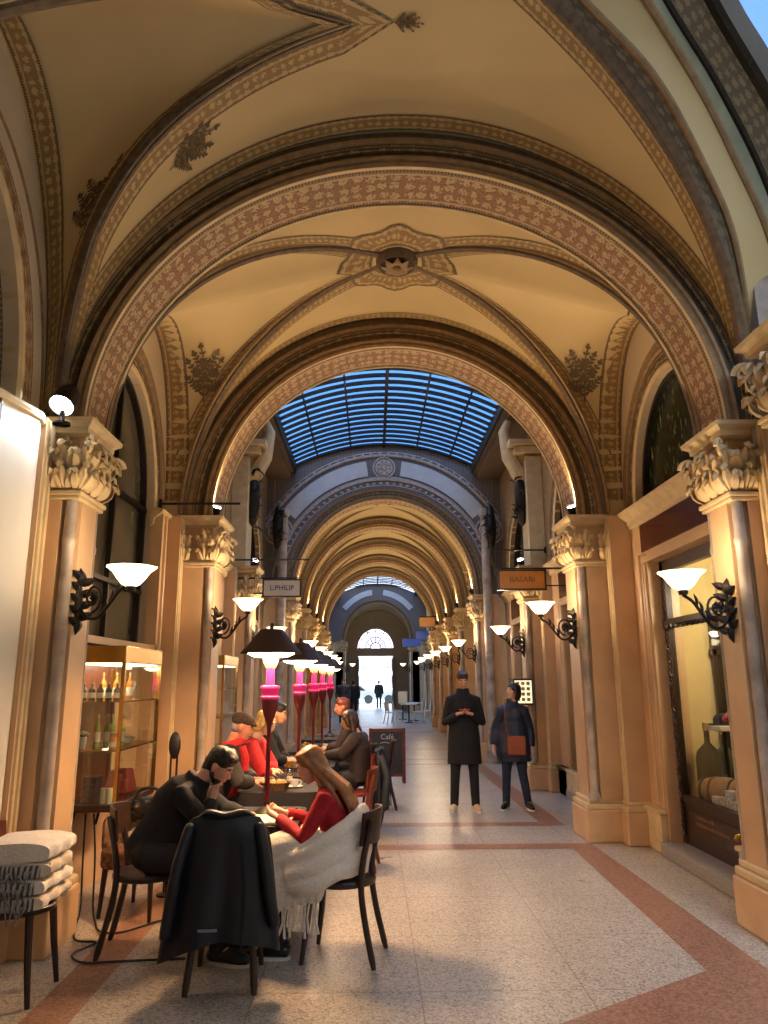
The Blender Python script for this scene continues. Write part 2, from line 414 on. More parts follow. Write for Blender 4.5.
# ============================================================ GROIN VAULTS
def ribprof(r): return r
def bay(name, y0, y1, X, H, k, fine=True, xw=2.62, bands=True, boss=False, zc=ZC):
    yc, hl = (y0 + y1) / 2, (y1 - y0) / 2
    def h(x, y):
        u = min(abs(x) / X, 1); v = min(abs(y - yc) / hl, 1)
        a = sqrt(max(0, 1 - u * u)); bb = sqrt(max(0, 1 - v * v)) * (1 - k * max(0, u - v))
        return zc + H * max(a if u < v else bb * 1.0, 0) if True else 0
    s = MB()
    ang = [i * pi / 2 / 18 for i in range(19)]
    us = sorted(set([round(sin(a), 6) for a in ang] + [round(-sin(a), 6) for a in ang]))
    xs = [-xw] + [u * X for u in us] + [xw]
    rows = [[(x, yc + hl * v, h(x, yc + hl * v)) for x in xs] for v in us]
    s.grid(rows, 0, flip=True)
    ce = struct(s.build(name, 'plaster', angle=70))
    # ribs along the groins
    n = 28
    for sx in (-1, 1):
        for sy in (-1, 1):
            cen = [(sx * X * sin(t), yc + sy * hl * sin(t), zc + H * cos(t)) for t in [i * (pi / 2) / n for i in range(1, n + 1)]]
            r = MB(); r.tube([(x, y, z + .015) for x, y, z in cen], .05 if fine else .04, 8, 0)
            if fine: 
                d = Vector((-sy * hl, sx * X, 0)).normalized() * .055
                for q in (-1, 1): r.tube([(x + d.x * q, y + d.y * q, z + .02) for x, y, z in cen], .022, 6, 1)
            r.build('rib', ['mould_dark', 'mould_mid'], ce)
    if bands:
        bd = MB()
        for sx in (-1, 1):
            for sy in (-1, 1):
                T = [i * (pi / 2) / n for i in range(2, n + 1)]
                wv = .17 if fine else .14
                A = []; B_ = []; A2 = []; B2 = []
                for t in T:
                    x, y, z = sx * X * sin(t), yc + sy * hl * sin(t), zc + H * cos(t)
                    off = min(.05, hl * (1 - sin(t)) * .3); room = hl * (1 - sin(t))
                    A.append((x, y + sy * off, z - .006)); B_.append((x, y + sy * min(off + wv, room), z - .006))
                    room = X * (1 - sin(t)) + (xw - X) * sin(t); off = min(.05, room * .3)
                    A2.append((x - 0 + sx * off, y, h(x + sx * off, y) - .006)); B2.append((x + sx * min(off + wv, room), y, h(x + sx * min(off + wv, room), y) - .006))
                bd.ribbon(A, B_); bd.ribbon(A2, B2)
        # bands beside the cross arches and along the wall arches
        for sy in (-1, 1):
            A = []; B_ = []
            for i in range(1, 60):
                a = pi * i / 60; x = X * cos(a); room = hl * (1 - abs(x) / X)
                A.append((x, yc + sy * hl - sy * .01, zc + H * sin(a) - .006)); B_.append((x, yc + sy * (hl - min(.15, room)), zc + H * sin(a) - .006))
            bd.ribbon(A, B_)
        for sx in (-1, 1):
            A = []; B_ = []; 
            for i in range(1, 40):
                a = pi * i / 40; v = cos(a)
                for lst, xx in ((A, xw), (B_, max(abs(v) * X, xw - .26))):
                    lst.append((sx * xx, yc + hl * v, h(xx, yc + hl * v) - .006))
            bd.ribbon(A, B_)
        bd.build('painted_band', 'orn_gold', ce)
    if boss:
        z = zc + H - .03
        r = MB(); r.lathe([(.02, -.02), (.16, -.03), (.19, -.06), (.22, -.02), (.23, .03)], (0, yc, z), 24)
        r.build('boss_ring', 'mould_dark', ce)
        r = MB()
        for i in range(8):
            a = 2 * pi * i / 8
            r.leaf((.03 * cos(a), yc + .03 * sin(a), z - .05), (.17 * cos(a), yc + .17 * sin(a), z - .05), .09, -.03, thick=.01)
        r.ball((0, yc, z - .07), .045, 10); r.build('boss_rosette', 'mould_mid', ce)
        r = MB(); R0, R1 = .26, .58
        for i in range(40):
            a = 2 * pi * i / 40; q = 2 * pi * (i + 1) / 40
            rr = R1 + .05 * cos(8 * a); r2 = R1 + .05 * cos(8 * q)
            P = []
            for (aa, ra) in ((a, R0), (q, R0), (q, r2), (a, rr)):
                x, y = ra * cos(aa), yc + ra * sin(aa); P.append((x, y, h(x, y) - .008))
            r.add(P, 0, [(a * .5, 0), (q * .5, 0), (q * .5, 1), (a * .5, 1)])
        r.build('boss_scrollwork', 'orn_gold', ce)
    return ce, h

def bouquet(parent, c, ax, up, size=.3, seed=1, nrm=None):
    """painted bouquet: stem with small leaves and flowers lying on the plaster"""
    rnd = random.Random(seed); c, ax, up = Vector(c), Vector(ax).normalized(), Vector(up).normalized()
    m = MB()
    def pt(x, y): return c + ax * (x * size) + up * (y * size)
    def leaf(x, y, ang, L, w):
        P = []
        for i in range(10):
            t = 2 * pi * i / 10; u = L * .5 * (1 - cos(t)) ; v = w * .5 * sin(t) * (1.2 - .4 * u / L)
            P.append(pt(x + u * cos(ang) - v * sin(ang), y + u * sin(ang) + v * cos(ang)))
        m.add(P)
    def stem(x0, y0, ang, L, n):
        x, y = x0, y0
        for i in range(n):
            x2, y2 = x + L / n * cos(ang), y + L / n * sin(ang)
            nx, ny = -sin(ang) * .012, cos(ang) * .012
            m.add([pt(x - nx, y - ny), pt(x2 - nx, y2 - ny), pt(x2 + nx, y2 + ny), pt(x + nx, y + ny)])
            q = .11 * (1.1 - .5 * i / n)
            leaf(x2, y2, ang + .9, q, q * .5); leaf(x2, y2, ang - .9, q, q * .5)
            x, y = x2, y2; ang += rnd.uniform(-.12, .12)
        leaf(x, y, ang, .12, .06); return x, y
    stem(0, 0, pi / 2, 1.0, 8)
    for (h_, a_, L) in ((.3, .6, .5), (.3, -.6, .5), (.5, .45, .4), (.5, -.45, .4), (.2, 1.0, .35), (.2, -1.0, .35)): stem(0, h_, pi / 2 + a_, L, 5)
    for (x, y) in ((0, .45), (.16, .55), (-.16, .55), (0, .7)):
        for k in range(5): leaf(x, y, 2 * pi * k / 5 + x, .1, .08)
    from mathutils.bvhtree import BVHTree
    src = [o for o in [parent] + list(parent.children) if o.name.startswith(('ceiling', 'lunette'))]
    tr = [BVHTree.FromPolygons([tuple(v.co) for v in o.data.vertices], [tuple(p.vertices) for p in o.data.polygons]) for o in src]
    cam_ = Vector((0, 3.5, 1.6)) if c.y < 5.2 else Vector((0, 7, 1.6))
    for i, v in enumerate(m.v):
        best = min((t.find_nearest(Vector(v)) for t in tr), key=lambda r: r[3]); q = best[0]
        m.v[i] = tuple(q + (cam_ - q).normalized() * .012)
    return m.build('painted_bouquet', 'leaf_paint', parent, smooth=False)

# bay over the near cafe tables, between the first and the second arch
A1 = make_arch(5.14, 2.38, 2.2, .5, 'broad nearest painted arch spanning the passage above the first pair of pilasters', ext=.3)
A2 = make_arch(8.19, 2.09, 2.1, .6, 'second painted arch, the one framing the glass roof', ext=.34)
bay1, h1 = bay('ceiling', 5.64, 8.19, 2.4, 2.46, .26, xw=2.62, boss=True)
for sx in (-1, 1):
    for k in (1,):
        bouquet(bay1, (sx * 2.2, 7.98, 4.78), (sx, 0, 0), (-sx * .12, -.5, .86), .62, 3)

# corridor beyond the glass roof
ARY = [16.1, 19.1, 22.1, 25.1, 28.0]
NTH = ['third', 'fourth', 'fifth', 'sixth', 'seventh']
for i, y in enumerate(ARY):
    make_arch(y, 1.98, 2.16, .4, NTH[i] + ' arch down the passage, ' + ['facing the glass roof under the grey spandrel', 'first of the nested ribs inside the far corridor', 'middle one of the nested arches in the far corridor', 'last but one before the blue lit court', 'framing the second blue lit court'][i], detail=i == 0, ext=.28)
    if i < 4: bay('ceiling', y + .4, ARY[i + 1], 2.2, 2.44, .25, fine=False, xw=2.45)
make_arch(40.0, 1.75, 2.0, .5, 'farthest arch, in front of the street door', detail=False, ext=.3, zc=3.7)

# ============================================================ BAY OVER THE CAMERA
BX, BZ = 2.55, 2.52
def barrel(x): return ZC + BZ * sqrt(max(0, 1 - (x / BX) ** 2))
GL = [(-2.54, 5.1), (-2.45, 4.95), (-2.31, 4.77), (-2.16, 4.62), (-1.79, 4.43), (-1.27, 4.3), (-.74, 4.19), (-.40, 4.12)]
GLr = [(-.40, 4.12), (-.72, 3.95), (-.84, 3.84), (-1.29, 3.60), (-1.8, 3.3), (-2.2, 2.98), (-2.54, 2.6)]
GR = [(2.54, 5.1), (2.39, 4.87), (2.13, 4.64), (1.78, 4.40), (1.32, 4.1), (.87, 3.82), (.4, 3.5), (.2, 3.3)]
GRr = [(.2, 3.3), (.6, 2.9), (1.3, 2.3), (1.9, 1.7), (2.54, 1.0)]
def interp(P, x):
    Q = sorted(P)
    for (xa, ya), (xb, yb) in zip(Q, Q[1:]):
        if xa <= x <= xb: return ya + (yb - ya) * (x - xa) / (xb - xa)
    return Q[0][1] if x < Q[0][0] else Q[-1][1]
def smooth_line(P, n=4):
    out = []
    V = [Vector((x, y, barrel(x))) for x, y in P]
    for i in range(len(V) - 1):
        p0, p1, p2, p3 = V[max(i - 1, 0)], V[i], V[i + 1], V[min(i + 2, len(V) - 1)]
        for k in range(n):
            t = k / n
            q = .5 * ((2 * p1) + (p2 - p0) * t + (2 * p0 - 5 * p1 + 4 * p2 - p3) * t * t + (3 * p1 - p0 - 3 * p2 + p3) * t ** 3)
            q.z = barrel(q.x); out.append(q)
    out.append(V[-1]); return out
s = MB(); n = 90
xs = [-2.549 * cos(pi * i / n) for i in range(n + 1)]; xs = sorted(xs + [-.40, .2])
for xa, xb in zip(xs, xs[1:]):
    xm = (xa + xb) / 2
    def cuts(x):
        x = min(max(x, -2.54), 2.54)
        if x <= -.40 and xm < -.40: return [(5.3, interp(GL, x)), (interp(GLr, x), -5)]
        if x >= .2 and xm > .2: return [(5.3, interp(GR, x)), (interp(GRr, x), -5)]
        return [(5.3, 3.6), (3.6, -5)]
    for (a0, a1), (c0, c1) in zip(cuts(xa), cuts(xb)):
        for q in range(6):
            t, w = q / 6, (q + 1) / 6
            s.add([(xa, a0 + (a1 - a0) * t, barrel(xa)), (xa, a0 + (a1 - a0) * w, barrel(xa)), (xb, c0 + (c1 - c0) * w, barrel(xb)), (xb, c0 + (c1 - c0) * t, barrel(xb))])
bm_ = s
bay0 = s.build('ceiling', 'plaster')
me = bay0.data; bmx = bmesh.new(); bmx.from_mesh(me); bmesh.ops.remove_doubles(bmx, verts=bmx.verts, dist=.0005); bmx.to_mesh(me); bmx.free()
struct(bay0)
# left lunette web down to the wall arch
gl = smooth_line(GL); gr_ = smooth_line(GLr); allg = gl + gr_[1:]
LC, LR = 3.85, 1.25
def wl(t):  # wall arch t 0..1 from far to near foot
    a = pi * t; return Vector((-2.66, LC + LR * cos(a), 3.5 + 2.22 * sin(a)))
tl = [0]
for i in range(1, len(allg)): tl.append(tl[-1] + (allg[i] - allg[i - 1]).length)
ktip = len(gl) - 1; prm = [(.5 * t / tl[ktip] if i <= ktip else .5 + .5 * (t - tl[ktip]) / (tl[-1] - tl[ktip])) for i, t in enumerate(tl)]
wa = [wl(p) for p in prm]
s = MB(); rows = []
for g, w in zip(allg, wa):
    rows.append([g + (w - g) * (j / 8) + Vector((0, 0, .07 * sin(pi * j / 8) * min(1, abs(g.x - w.x) / 2))) for j in range(9)])
s.grid(rows); s.build('lunette_web', 'plaster', bay0, angle=70)
# rib and painted bands of the left groin
def off_main(P, d, tip=None, sy=1): return [Vector((p.x, min(p.y + d * sy, 5.12), p.z - .006)) for p in P]
def tipp(dx): return [Vector((-.40 + dx, 4.12, barrel(-.40 + dx) - .006))]
bd = MB(); bd.ribbon(off_main(gl, .03)[:-1] + tipp(.03), off_main(gl, .22)[:-1] + tipp(.3)); bd.ribbon(tipp(.03) + off_main(gr_, -.03)[1:], tipp(.3) + off_main(gr_, -.22)[1:])
bd.ribbon([g + (w - g) * .03 + Vector((0, 0, -.008)) for g, w in zip(allg, wa)], [g + (w - g) * min(.5, .2 / max(.2, (w - g).length)) + Vector((0, 0, -.008)) for g, w in zip(allg, wa)])
i0 = 0
bd.ribbon([w + (g - w) * .02 + Vector((0, 0, -.01)) for g, w in zip(allg, wa)], [w + (g - w) * min(.5, .2 / max(.2, (w - g).length)) + Vector((0, 0, -.01)) for g, w in zip(allg, wa)])
# band hugging the first arch, on the barrel
A = []; B_ = []
for i in range(2, 89):
    a = pi * i / 90; x = BX * cos(a); lim = 5.12 - (interp(GL, x) if x < -.4 else (interp(GR, x) if x > .2 else 3))
    A.append((x, 5.125, barrel(x) - .006)); B_.append((x, 5.125 - min(.17, max(0, lim)), barrel(x) - .006))
bd.ribbon(A, B_)
grl = smooth_line(GR)
bd.ribbon(off_main(grl, .03), off_main(grl, .2))
bd.build('painted_band', 'orn_gold', bay0)
r = MB()
for dd in (0, .03): r.tube([p + Vector((dd * .3, dd - .012, .006)) for p in gl], .013, 6)
r.tube([p + Vector((0, -.01, 0)) for p in gr_], .016, 6); r.tube([p + Vector((0, .02, 0)) for p in grl], .022, 6)
r.tube([p + Vector((-.01, .02, .05)) for p in gl], .05, 8); r.tube([p + Vector((0, 0, .05)) for p in gr_], .05, 8); r.tube([p + Vector((0, 0, .05)) for p in grl], .05, 8)
r.build('rib', 'mould_dark', bay0)
s = MB()
for sx in (-1, 1):
    for q in range(2): s.ball((-.36 + .03 * q, 4.12, barrel(-.4) - .02), (.06, .05, .015), 10)
# right hand oblique arches stepping up towards the side court
def cat(P, n=5):
    V = [Vector(p) for p in P]; out = []
    for i in range(len(V) - 1):
        p0, p1, p2, p3 = V[max(i - 1, 0)], V[i], V[i + 1], V[min(i + 2, len(V) - 1)]
        for k in range(n):
            t = k / n; out.append(.5 * ((2 * p1) + (p2 - p0) * t + (2 * p0 - 5 * p1 + 4 * p2 - p3) * t * t + (3 * p1 - p0 - 3 * p2 + p3) * t ** 3))
    out.append(V[-1]); return out
def resample(P, m=40):
    P = [Vector(p) for p in P]; L = [0]
    for a, c in zip(P, P[1:]): L.append(L[-1] + (c - a).length)
    out = []
    for i in range(m + 1):
        d = L[-1] * i / m; j = 0
        while j < len(L) - 2 and L[j + 1] < d: j += 1
        out.append(P[j].lerp(P[j + 1], (d - L[j]) / max(1e-9, L[j + 1] - L[j])))
    return out
R0 = resample(grl)
R1 = resample(cat([(2.6, 5.16, 3.5), (2.63, 5.17, 4.14), (2.38, 4.76, 4.77), (2.08, 4.49, 5.18), (1.63, 4.14, 5.6), (1.1, 3.86, 5.9), (.6, 3.5, 6.1), (.35, 3.25, 6.15)]))
R2 = resample(cat([(3.05, 5.3, 3.5), (2.95, 5.15, 4.3), (2.71, 4.88, 4.89), (2.38, 4.62, 5.33), (2.04, 4.34, 5.67), (1.54, 3.94, 6.0), (1.0, 3.5, 6.25), (.7, 3.1, 6.35)]))
R3 = resample(cat([(3.2, 5.3, 3.5), (3.05, 5.15, 4.5), (2.69, 4.77, 5.2), (2.21, 4.39, 5.72), (1.7, 4.01, 6.08), (1.15, 3.5, 6.4), (.85, 3.1, 6.5)]))
R4 = resample(cat([(3.7, 5.4, 3.8), (3.4, 5.1, 4.8), (3.05, 4.85, 5.35), (2.62, 4.51, 5.75), (2.06, 4.11, 6.19), (1.5, 3.6, 6.6), (1.1, 3.1, 6.75)]))
R5 = resample(cat([(4.1, 5.5, 4.2), (3.6, 5.2, 5.3), (3.1, 4.85, 5.95), (2.74, 4.61, 6.29), (2.43, 4.39, 6.5), (1.9, 3.9, 6.8), (1.4, 3.4, 7.0)]))
s = MB(); s.ribbon([p + Vector((0, .05, -.004)) for p in R0], R1); s.build('dark_painted_band', 'orn_wide', bay0)
s = MB(); rows = [[a.lerp(b2, j / 6) + Vector((0, 0, .06 * sin(pi * j / 6))) for j in range(7)] for a, b2 in zip(R1, R2)]; s.grid(rows); s.build('side_arch_soffit', 'plaster', bay0)
s = MB(); s.tube(R1, .028, 8); s.tube(R2, .03, 8); s.build('rope_molding', 'mould_mid', bay0)
s = MB(); s.ribbon(R2, R3); s.build('pale_green_band', plain('grey green paint', rgb(150, 150, 128), .7), bay0)
s = MB(); s.ribbon(R3, R4); s.build('dark_fascia', 'orn_wide', bay0)
s = MB(); s.ribbon(R5, [p + Vector((1.3, 1.1, .9)) for p in R5]); s.build('roof_pane', 'glass_roof', bay0)
s = MB(); s.tube(R3, .03, 6); s.tube(R4, .05, 6); s.ribbon(R4, R5); s.build('roof_frame', 'iron', bay0)
bouquet(bay0, (-2.36, 4.73, 4.78), (-.5, .3, -.12), (.26, -.23, .47), .52, 5)
bouquet(bay0, (-1.74, 4.74, 5.31), (-.1, 1, -.1), (.76, -.2, .6), .44, 6)
bouquet(bay0, (-.12, 4.12, 5.98), (0, 1, 0), (1, 0, 0), .2, 8)
# ============================================================ WALLS
def arched_wall(name, side, x, y0, y1, z0, z1, holes, mat='plaster_wall', t=.25, parent=None):
    """wall in plane x=side*x with arch-topped holes (cy, hw, zs, rise); openings run down to z0"""
    s = MB(); X = side * x; ys = {y0, y1}
    for cy_, hw, zs, rise in holes:
        for i in range(25): ys.add(cy_ + hw * cos(pi * i / 24))
    ys = sorted(ys)
    def low(y, y2):
        m = (y + y2) / 2
        for cy_, hw, zs, rise in holes:
            if abs(m - cy_) < hw: return lambda q: zs + rise * sqrt(max(0, 1 - ((q - cy_) / hw) ** 2))
        return lambda q: z0
    for a, b in zip(ys, ys[1:]):
        g = low(a, b); la, lb = g(a), g(b)
        if abs(g((a + b) / 2) - z0) < 1e-6: la = lb = z0
        s.add([(X, a, la), (X, b, lb), (X, b, z1), (X, a, z1)])
        s.add([(X + side * t, a, la), (X + side * t, b, lb), (X + side * t, b, z1), (X + side * t, a, z1)])
        if not (la == z0 and lb == z0): s.add([(X, a, la), (X, b, lb), (X + side * t, b, lb), (X + side * t, a, la)])
    for cy_, hw, zs, rise in holes:
        for q in (-1, 1): s.add([(X, cy_ + q * hw, z0), (X, cy_ + q * hw, zs), (X + side * t, cy_ + q * hw, zs), (X + side * t, cy_ + q * hw, z0)])
    s.add([(X, y0, z1), (X, y1, z1), (X + side * t, y1, z1), (X + side * t, y0, z1)])
    return struct(s.build(name, mat, parent, smooth=False))

def cornice(side, x, y0, y1, z, parent, mat='limestone'):
    pr = [(0, -.14), (-.03, -.12), (-.04, -.06), (-.09, -.02), (-.12, 0), (-.13, .04), (-.02, .06), (0, .06)]
    s = MB(); s.grid([[(side * (x + dx), y, z + dz) for dx, dz in pr] for y in (y0, y1)], 0)
    for y in (y0, y1): s.add([(side * (x + dx), y, z + dz) for dx, dz in pr])
    return s.build('cornice', mat, parent, smooth=False)

WALLN = {-1: 'wall_left', 1: 'wall_right'}
WN = [0]; DN = [0]
MT['glass_reflection'] = None
def painted_reflection_glass():  # green streaks are reflections painted into the dark pane colour
    m, t, b = newmat('dark glass with painted reflections'); b.inputs['Roughness'].default_value = .25
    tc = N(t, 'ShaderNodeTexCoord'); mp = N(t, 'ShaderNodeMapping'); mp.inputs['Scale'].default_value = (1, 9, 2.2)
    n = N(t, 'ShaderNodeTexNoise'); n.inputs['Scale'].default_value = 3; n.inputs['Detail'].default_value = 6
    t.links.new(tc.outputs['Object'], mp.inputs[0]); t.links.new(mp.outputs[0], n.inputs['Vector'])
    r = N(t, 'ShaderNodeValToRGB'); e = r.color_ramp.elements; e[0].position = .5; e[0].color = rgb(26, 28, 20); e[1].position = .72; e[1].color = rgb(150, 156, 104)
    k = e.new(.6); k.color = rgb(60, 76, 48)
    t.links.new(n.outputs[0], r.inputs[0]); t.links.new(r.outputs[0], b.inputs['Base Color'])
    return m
MT['glass_reflection'] = painted_reflection_glass()
MT['glass_dim'] = plain('dim window glass', rgb(96, 90, 74), .12, var=.15, scale=1.5)
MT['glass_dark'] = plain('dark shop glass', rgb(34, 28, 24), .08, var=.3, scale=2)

def ring_band(side, x, cy_, hw, zs, rise, parent, leg=.0):
    s = MB()
    s.yarch([(0, .12), (0, 0), (.02, -.015), (.05, -.015), (.06, 0)], side * x, cy_, zs, hw, rise, 0, side=side, leg=leg)
    s.build('window_surround', 'limestone', parent)
    s = MB(); s.yarch([(.07, -.004), (.2, -.004)], side * x, cy_, zs, hw, rise, 0, side=side, leg=leg)
    s.build('window_ornament', 'orn_dark', parent)
    s = MB(); s.yarch([(.2, 0), (.21, -.03), (.25, -.03), (.27, 0), (.3, -.01), (.33, -.02), (.36, 0)], side * x, cy_, zs, hw, rise, 0, side=side, leg=leg)
    s.build('window_molding', 'mould_mid', parent)

def upper_window(side, x, cy_, hw, zs, rise, z0, glass, mull=1):
    WN[0] += 1; e = struct(thing('window_%d' % WN[0], None, None, (0, 0, 0)))
    s = MB(); P = [(side * (x + .14), cy_ + hw, z0)] + [(side * (x + .14), cy_ + hw * cos(pi * i / 24), zs + rise * sin(pi * i / 24)) for i in range(25)] + [(side * (x + .14), cy_ - hw, z0)]
    s.add(P); s.build('pane', glass, e, smooth=False)
    s = MB(); s.yarch([(0, .08), (-.05, .08), (-.05, .14)], side * x, cy_, zs, hw, rise, 0, side=side, leg=zs - z0)
    for k in range(mull):
        yy = cy_ + hw * ((k + 1) / (mull + 1) * 2 - 1); top = zs + rise * sqrt(max(0, 1 - ((yy - cy_) / hw) ** 2))
        s.bx(side * (x + .08), side * (x + .13), yy - .018, yy + .018, z0, top)
    s.bx(side * (x + .07), side * (x + .13), cy_ - hw, cy_ + hw, zs - .02, zs + .02)
    if zs - z0 > 1: s.bx(side * (x + .07), side * (x + .13), cy_ - hw, cy_ + hw, zs - .9, zs - .86)
    s.build('window_frame', 'iron', e, smooth=False)
    return e

def shopfront(side, x, y0, y1, top, glass='glass', room=True, kick=.75, transom=2.25, step=.12):
    """recessed timber shopfront in the setting: frame, panes, kick panel, room behind"""
    DN[0] += 1; d = struct(thing('door_%d' % DN[0], None, None, (0, 0, 0))); X = side * (x + .12); t = .07
    def q(a, b, c, e2, z0, z1, s): s.bx(X + side * a, X + side * b, c, e2, z0, z1)
    s = MB(); q(0, t, y0, y0 + .09, step, top, s); q(0, t, y1 - .09, y1, step, top, s); q(0, t, y0, y1, top - .12, top, s); q(-.02, t, y0, y1, transom, transom + .09, s)
    s.build('door_frame', 'wood_dark', d, smooth=False, bevel=.008)
    s = MB(); q(.01, .05, y0 + .09, y1 - .09, step, kick, s); q(-.008, .01, y0 + .2, y1 - .2, step + .12, kick - .1, s); q(-.01, .06, y0 + .09, y1 - .09, kick - .04, kick + .02, s)
    kp = s.build('kick_panel', 'wood_dark', d, smooth=False, bevel=.006)
    s = MB(); q(.03, .036, y0 + .09, y1 - .09, kick, transom, s); s.build('pane', glass, d, smooth=False)
    s = MB(); q(.03, .036, y0 + .09, y1 - .09, transom + .09, top - .12, s); s.build('transom_pane', glass, d, smooth=False)
    st = MB(); st.bx(side * (x - .1), side * (x + .2), y0 - .02, y1 + .02, 0, step); st.build('door_sill', 'granite', d, smooth=False, bevel=.01)
    if room:
        r = MB(); XB = side * (x + 1.5)
        r.add([(XB, y0 - .3, 0), (XB, y1 + .3, 0), (XB, y1 + .3, top + .1), (XB, y0 - .3, top + .1)])
        for yy in (y0 - .3, y1 + .3): r.add([(X + side * .08, yy, 0), (XB, yy, 0), (XB, yy, top + .1), (X + side * .08, yy, top + .1)])
        for zz in (.02, top + .1): r.add([(X + side * .08, y0 - .3, zz), (XB, y0 - .3, zz), (XB, y1 + .3, zz), (X + side * .08, y1 + .3, zz)])
        struct(r.build(WALLN[side], room if isinstance(room, str) else 'dark_room', smooth=False))
    return d

def rope(m, p0, p1, r=.02, turns=18, mi=0):
    p0, p1 = Vector(p0), Vector(p1); d = p1 - p0; a = d.orthogonal().normalized(); b = d.cross(a).normalized()
    for ph in (0, pi):
        m.tube([p0 + d * t / 60 + (a * cos(2 * pi * turns * t / 60 + ph) + b * sin(2 * pi * turns * t / 60 + ph)) * r * .6 for t in range(61)], r * .7, 5, mi)

def lower_wall(side, x, y0, y1, opens, z1=3.42, mat='marble'):
    """wall strip with square openings (ya, yb, top)"""
    s = MB(); X0, X1 = side * x, side * (x + .3); y = y0
    for ya, yb, top in opens:
        s.bx(X0, X1, y, ya, 0, z1); s.bx(X0, X1, ya, yb, top, z1); y = yb
    s.bx(X0, X1, y, y1, 0, z1)
    w = struct(s.build(WALLN[side], mat, smooth=False))
    for ya, yb, top in opens:   # door surround with rolls
        m = MB()
        for yy, q in ((ya, -1), (yb, 1)):
            for k, r in ((.05, .03), (.13, .022), (.2, .035)): m.tube([(side * (x - .0), yy + q * k, .42), (side * x, yy + q * k, top + .1)], r, 8)
        m.bx(side * (x - .03), side * (x + .01), ya - .1, yb + .1, top, top + .07)
        m.build('door_surround', 'marble', w, bevel=0)
        m = MB()
        m.bx(side * (x - .07), side * x, y0, ya - .04, 0, .36); m.bx(side * (x - .07), side * x, yb + .04, y1, 0, .36)
        m.bx(side * (x - .09), side * x, y0, ya - .02, .36, .4); m.bx(side * (x - .09), side * x, yb + .02, y1, .36, .4)
        m.build('wall_plinth', 'limestone', w, smooth=False, bevel=.012)
        m = MB(); m.bx(side * (x - .015), side * x, ya - .1, yb + .1, top + .12, z1 - .16); m.build('fascia_panel', 'fascia', w, smooth=False)
    cornice(side, x, y0, y1, z1, w)
    return w

# bay 1
for sd in (-1, 1):
    if sd == 1:
        w = lower_wall(1, 2.62, 5.75, 8.2, [(6.12, 7.62, 2.85)])
        aw = arched_wall('wall_right', 1, 2.62, 5.6, 8.3, 3.48, 6.3, [(6.85, .95, 3.49, 1.15)])
        ring_band(1, 2.62, 6.85, .95, 3.49, 1.15, aw)
        upper_window(1, 2.62, 6.85, .95, 3.49, 1.15, 3.4, 'glass_reflection', 0)
    else:
        w = lower_wall(-1, 2.62, 5.75, 8.2, [(6.0, 7.7, 1.95)], z1=1.95 + .0, mat='plaster_wall') if False else None
        aw = arched_wall('wall_left', -1, 2.62, 5.6, 8.3, 2.0, 6.3, [(6.85, .95, 3.45, 1.2)])
        ring_band(-1, 2.62, 6.85, .95, 3.45, 1.2, aw, leg=.0)
        upper_window(-1, 2.62, 6.85, .95, 3.45, 1.2, 2.0, 'glass_dim', 1)
        s = MB(); s.bx(-2.95, -2.62, 5.75, 8.2, 0, 2.0); s.bx(-2.9, -2.5, 5.85, 7.85, 1.96, 2.02); lw = struct(s.build('wall_left', 'marble', smooth=False))
        m = MB(); m.bx(-2.62, -2.5, 7.75, 7.95, 0, 3.42); m.tube([(-2.55, 8.0, .4), (-2.55, 8.0, 3.4)], .035, 8); m.tube([(-2.5, 7.85, .4), (-2.5, 7.85, 3.4)], .03, 8)
        m.bx(-2.62, -2.45, 7.65, 8.2, 0, .4); m.build('wall_molding', 'marble', lw, smooth=False)
        cornice(-1, 2.62, 7.7, 8.2, 3.42, lw)
d1 = shopfront(1, 2.62, 6.12, 7.62, 2.85, room='interior', kick=.55, transom=2.16)
m = MB(); m.bx(3.36, 4.0, 7.86, 7.9, .3, 2.3); m.build('inner_glazed_door', 'glass_dark', d1, smooth=False)
m = MB(); m.bx(3.32, 3.36, 7.84, 7.9, .1, 2.4); m.bx(3.3, 4.05, 7.84, 7.9, 1.9, 1.96); m.build('inner_door_frame', 'wood_dark', d1, smooth=False)
m = MB()
rope(m, (2.73, 6.2, .6), (2.73, 6.2, 2.75), .02, 30); rope(m, (2.73, 7.54, .2), (2.73, 7.54, 2.75), .02, 38); rope(m, (2.72, 6.2, 2.17), (2.72, 7.54, 2.17), .022, 24)
m.build('twisted_molding', 'wood_dark', d1)
MT['dull_gilt'] = plain('dull gilt lettering', rgb(128, 88, 58), .5)
m = MB()
rnd = random.Random(4)
for row, (za, n) in enumerate(((.40, 9), (.34, 14))):
    y = 7.25
    for i in range(n):
        wd = rnd.uniform(.02, .045); m.bx(2.728, 2.731, y - wd, y, za, za + rnd.uniform(.018, .03)); y -= wd + .012
m.build('gilt_lettering', 'dull_gilt', d1, smooth=False)
m = MB(); m.tube([(2.74, 6.24, .42), (2.66, 6.24, .42)], .012, 8); m.ball((2.64, 6.24, .42), .035, 10); m.build('door_knob', 'brass', d1)

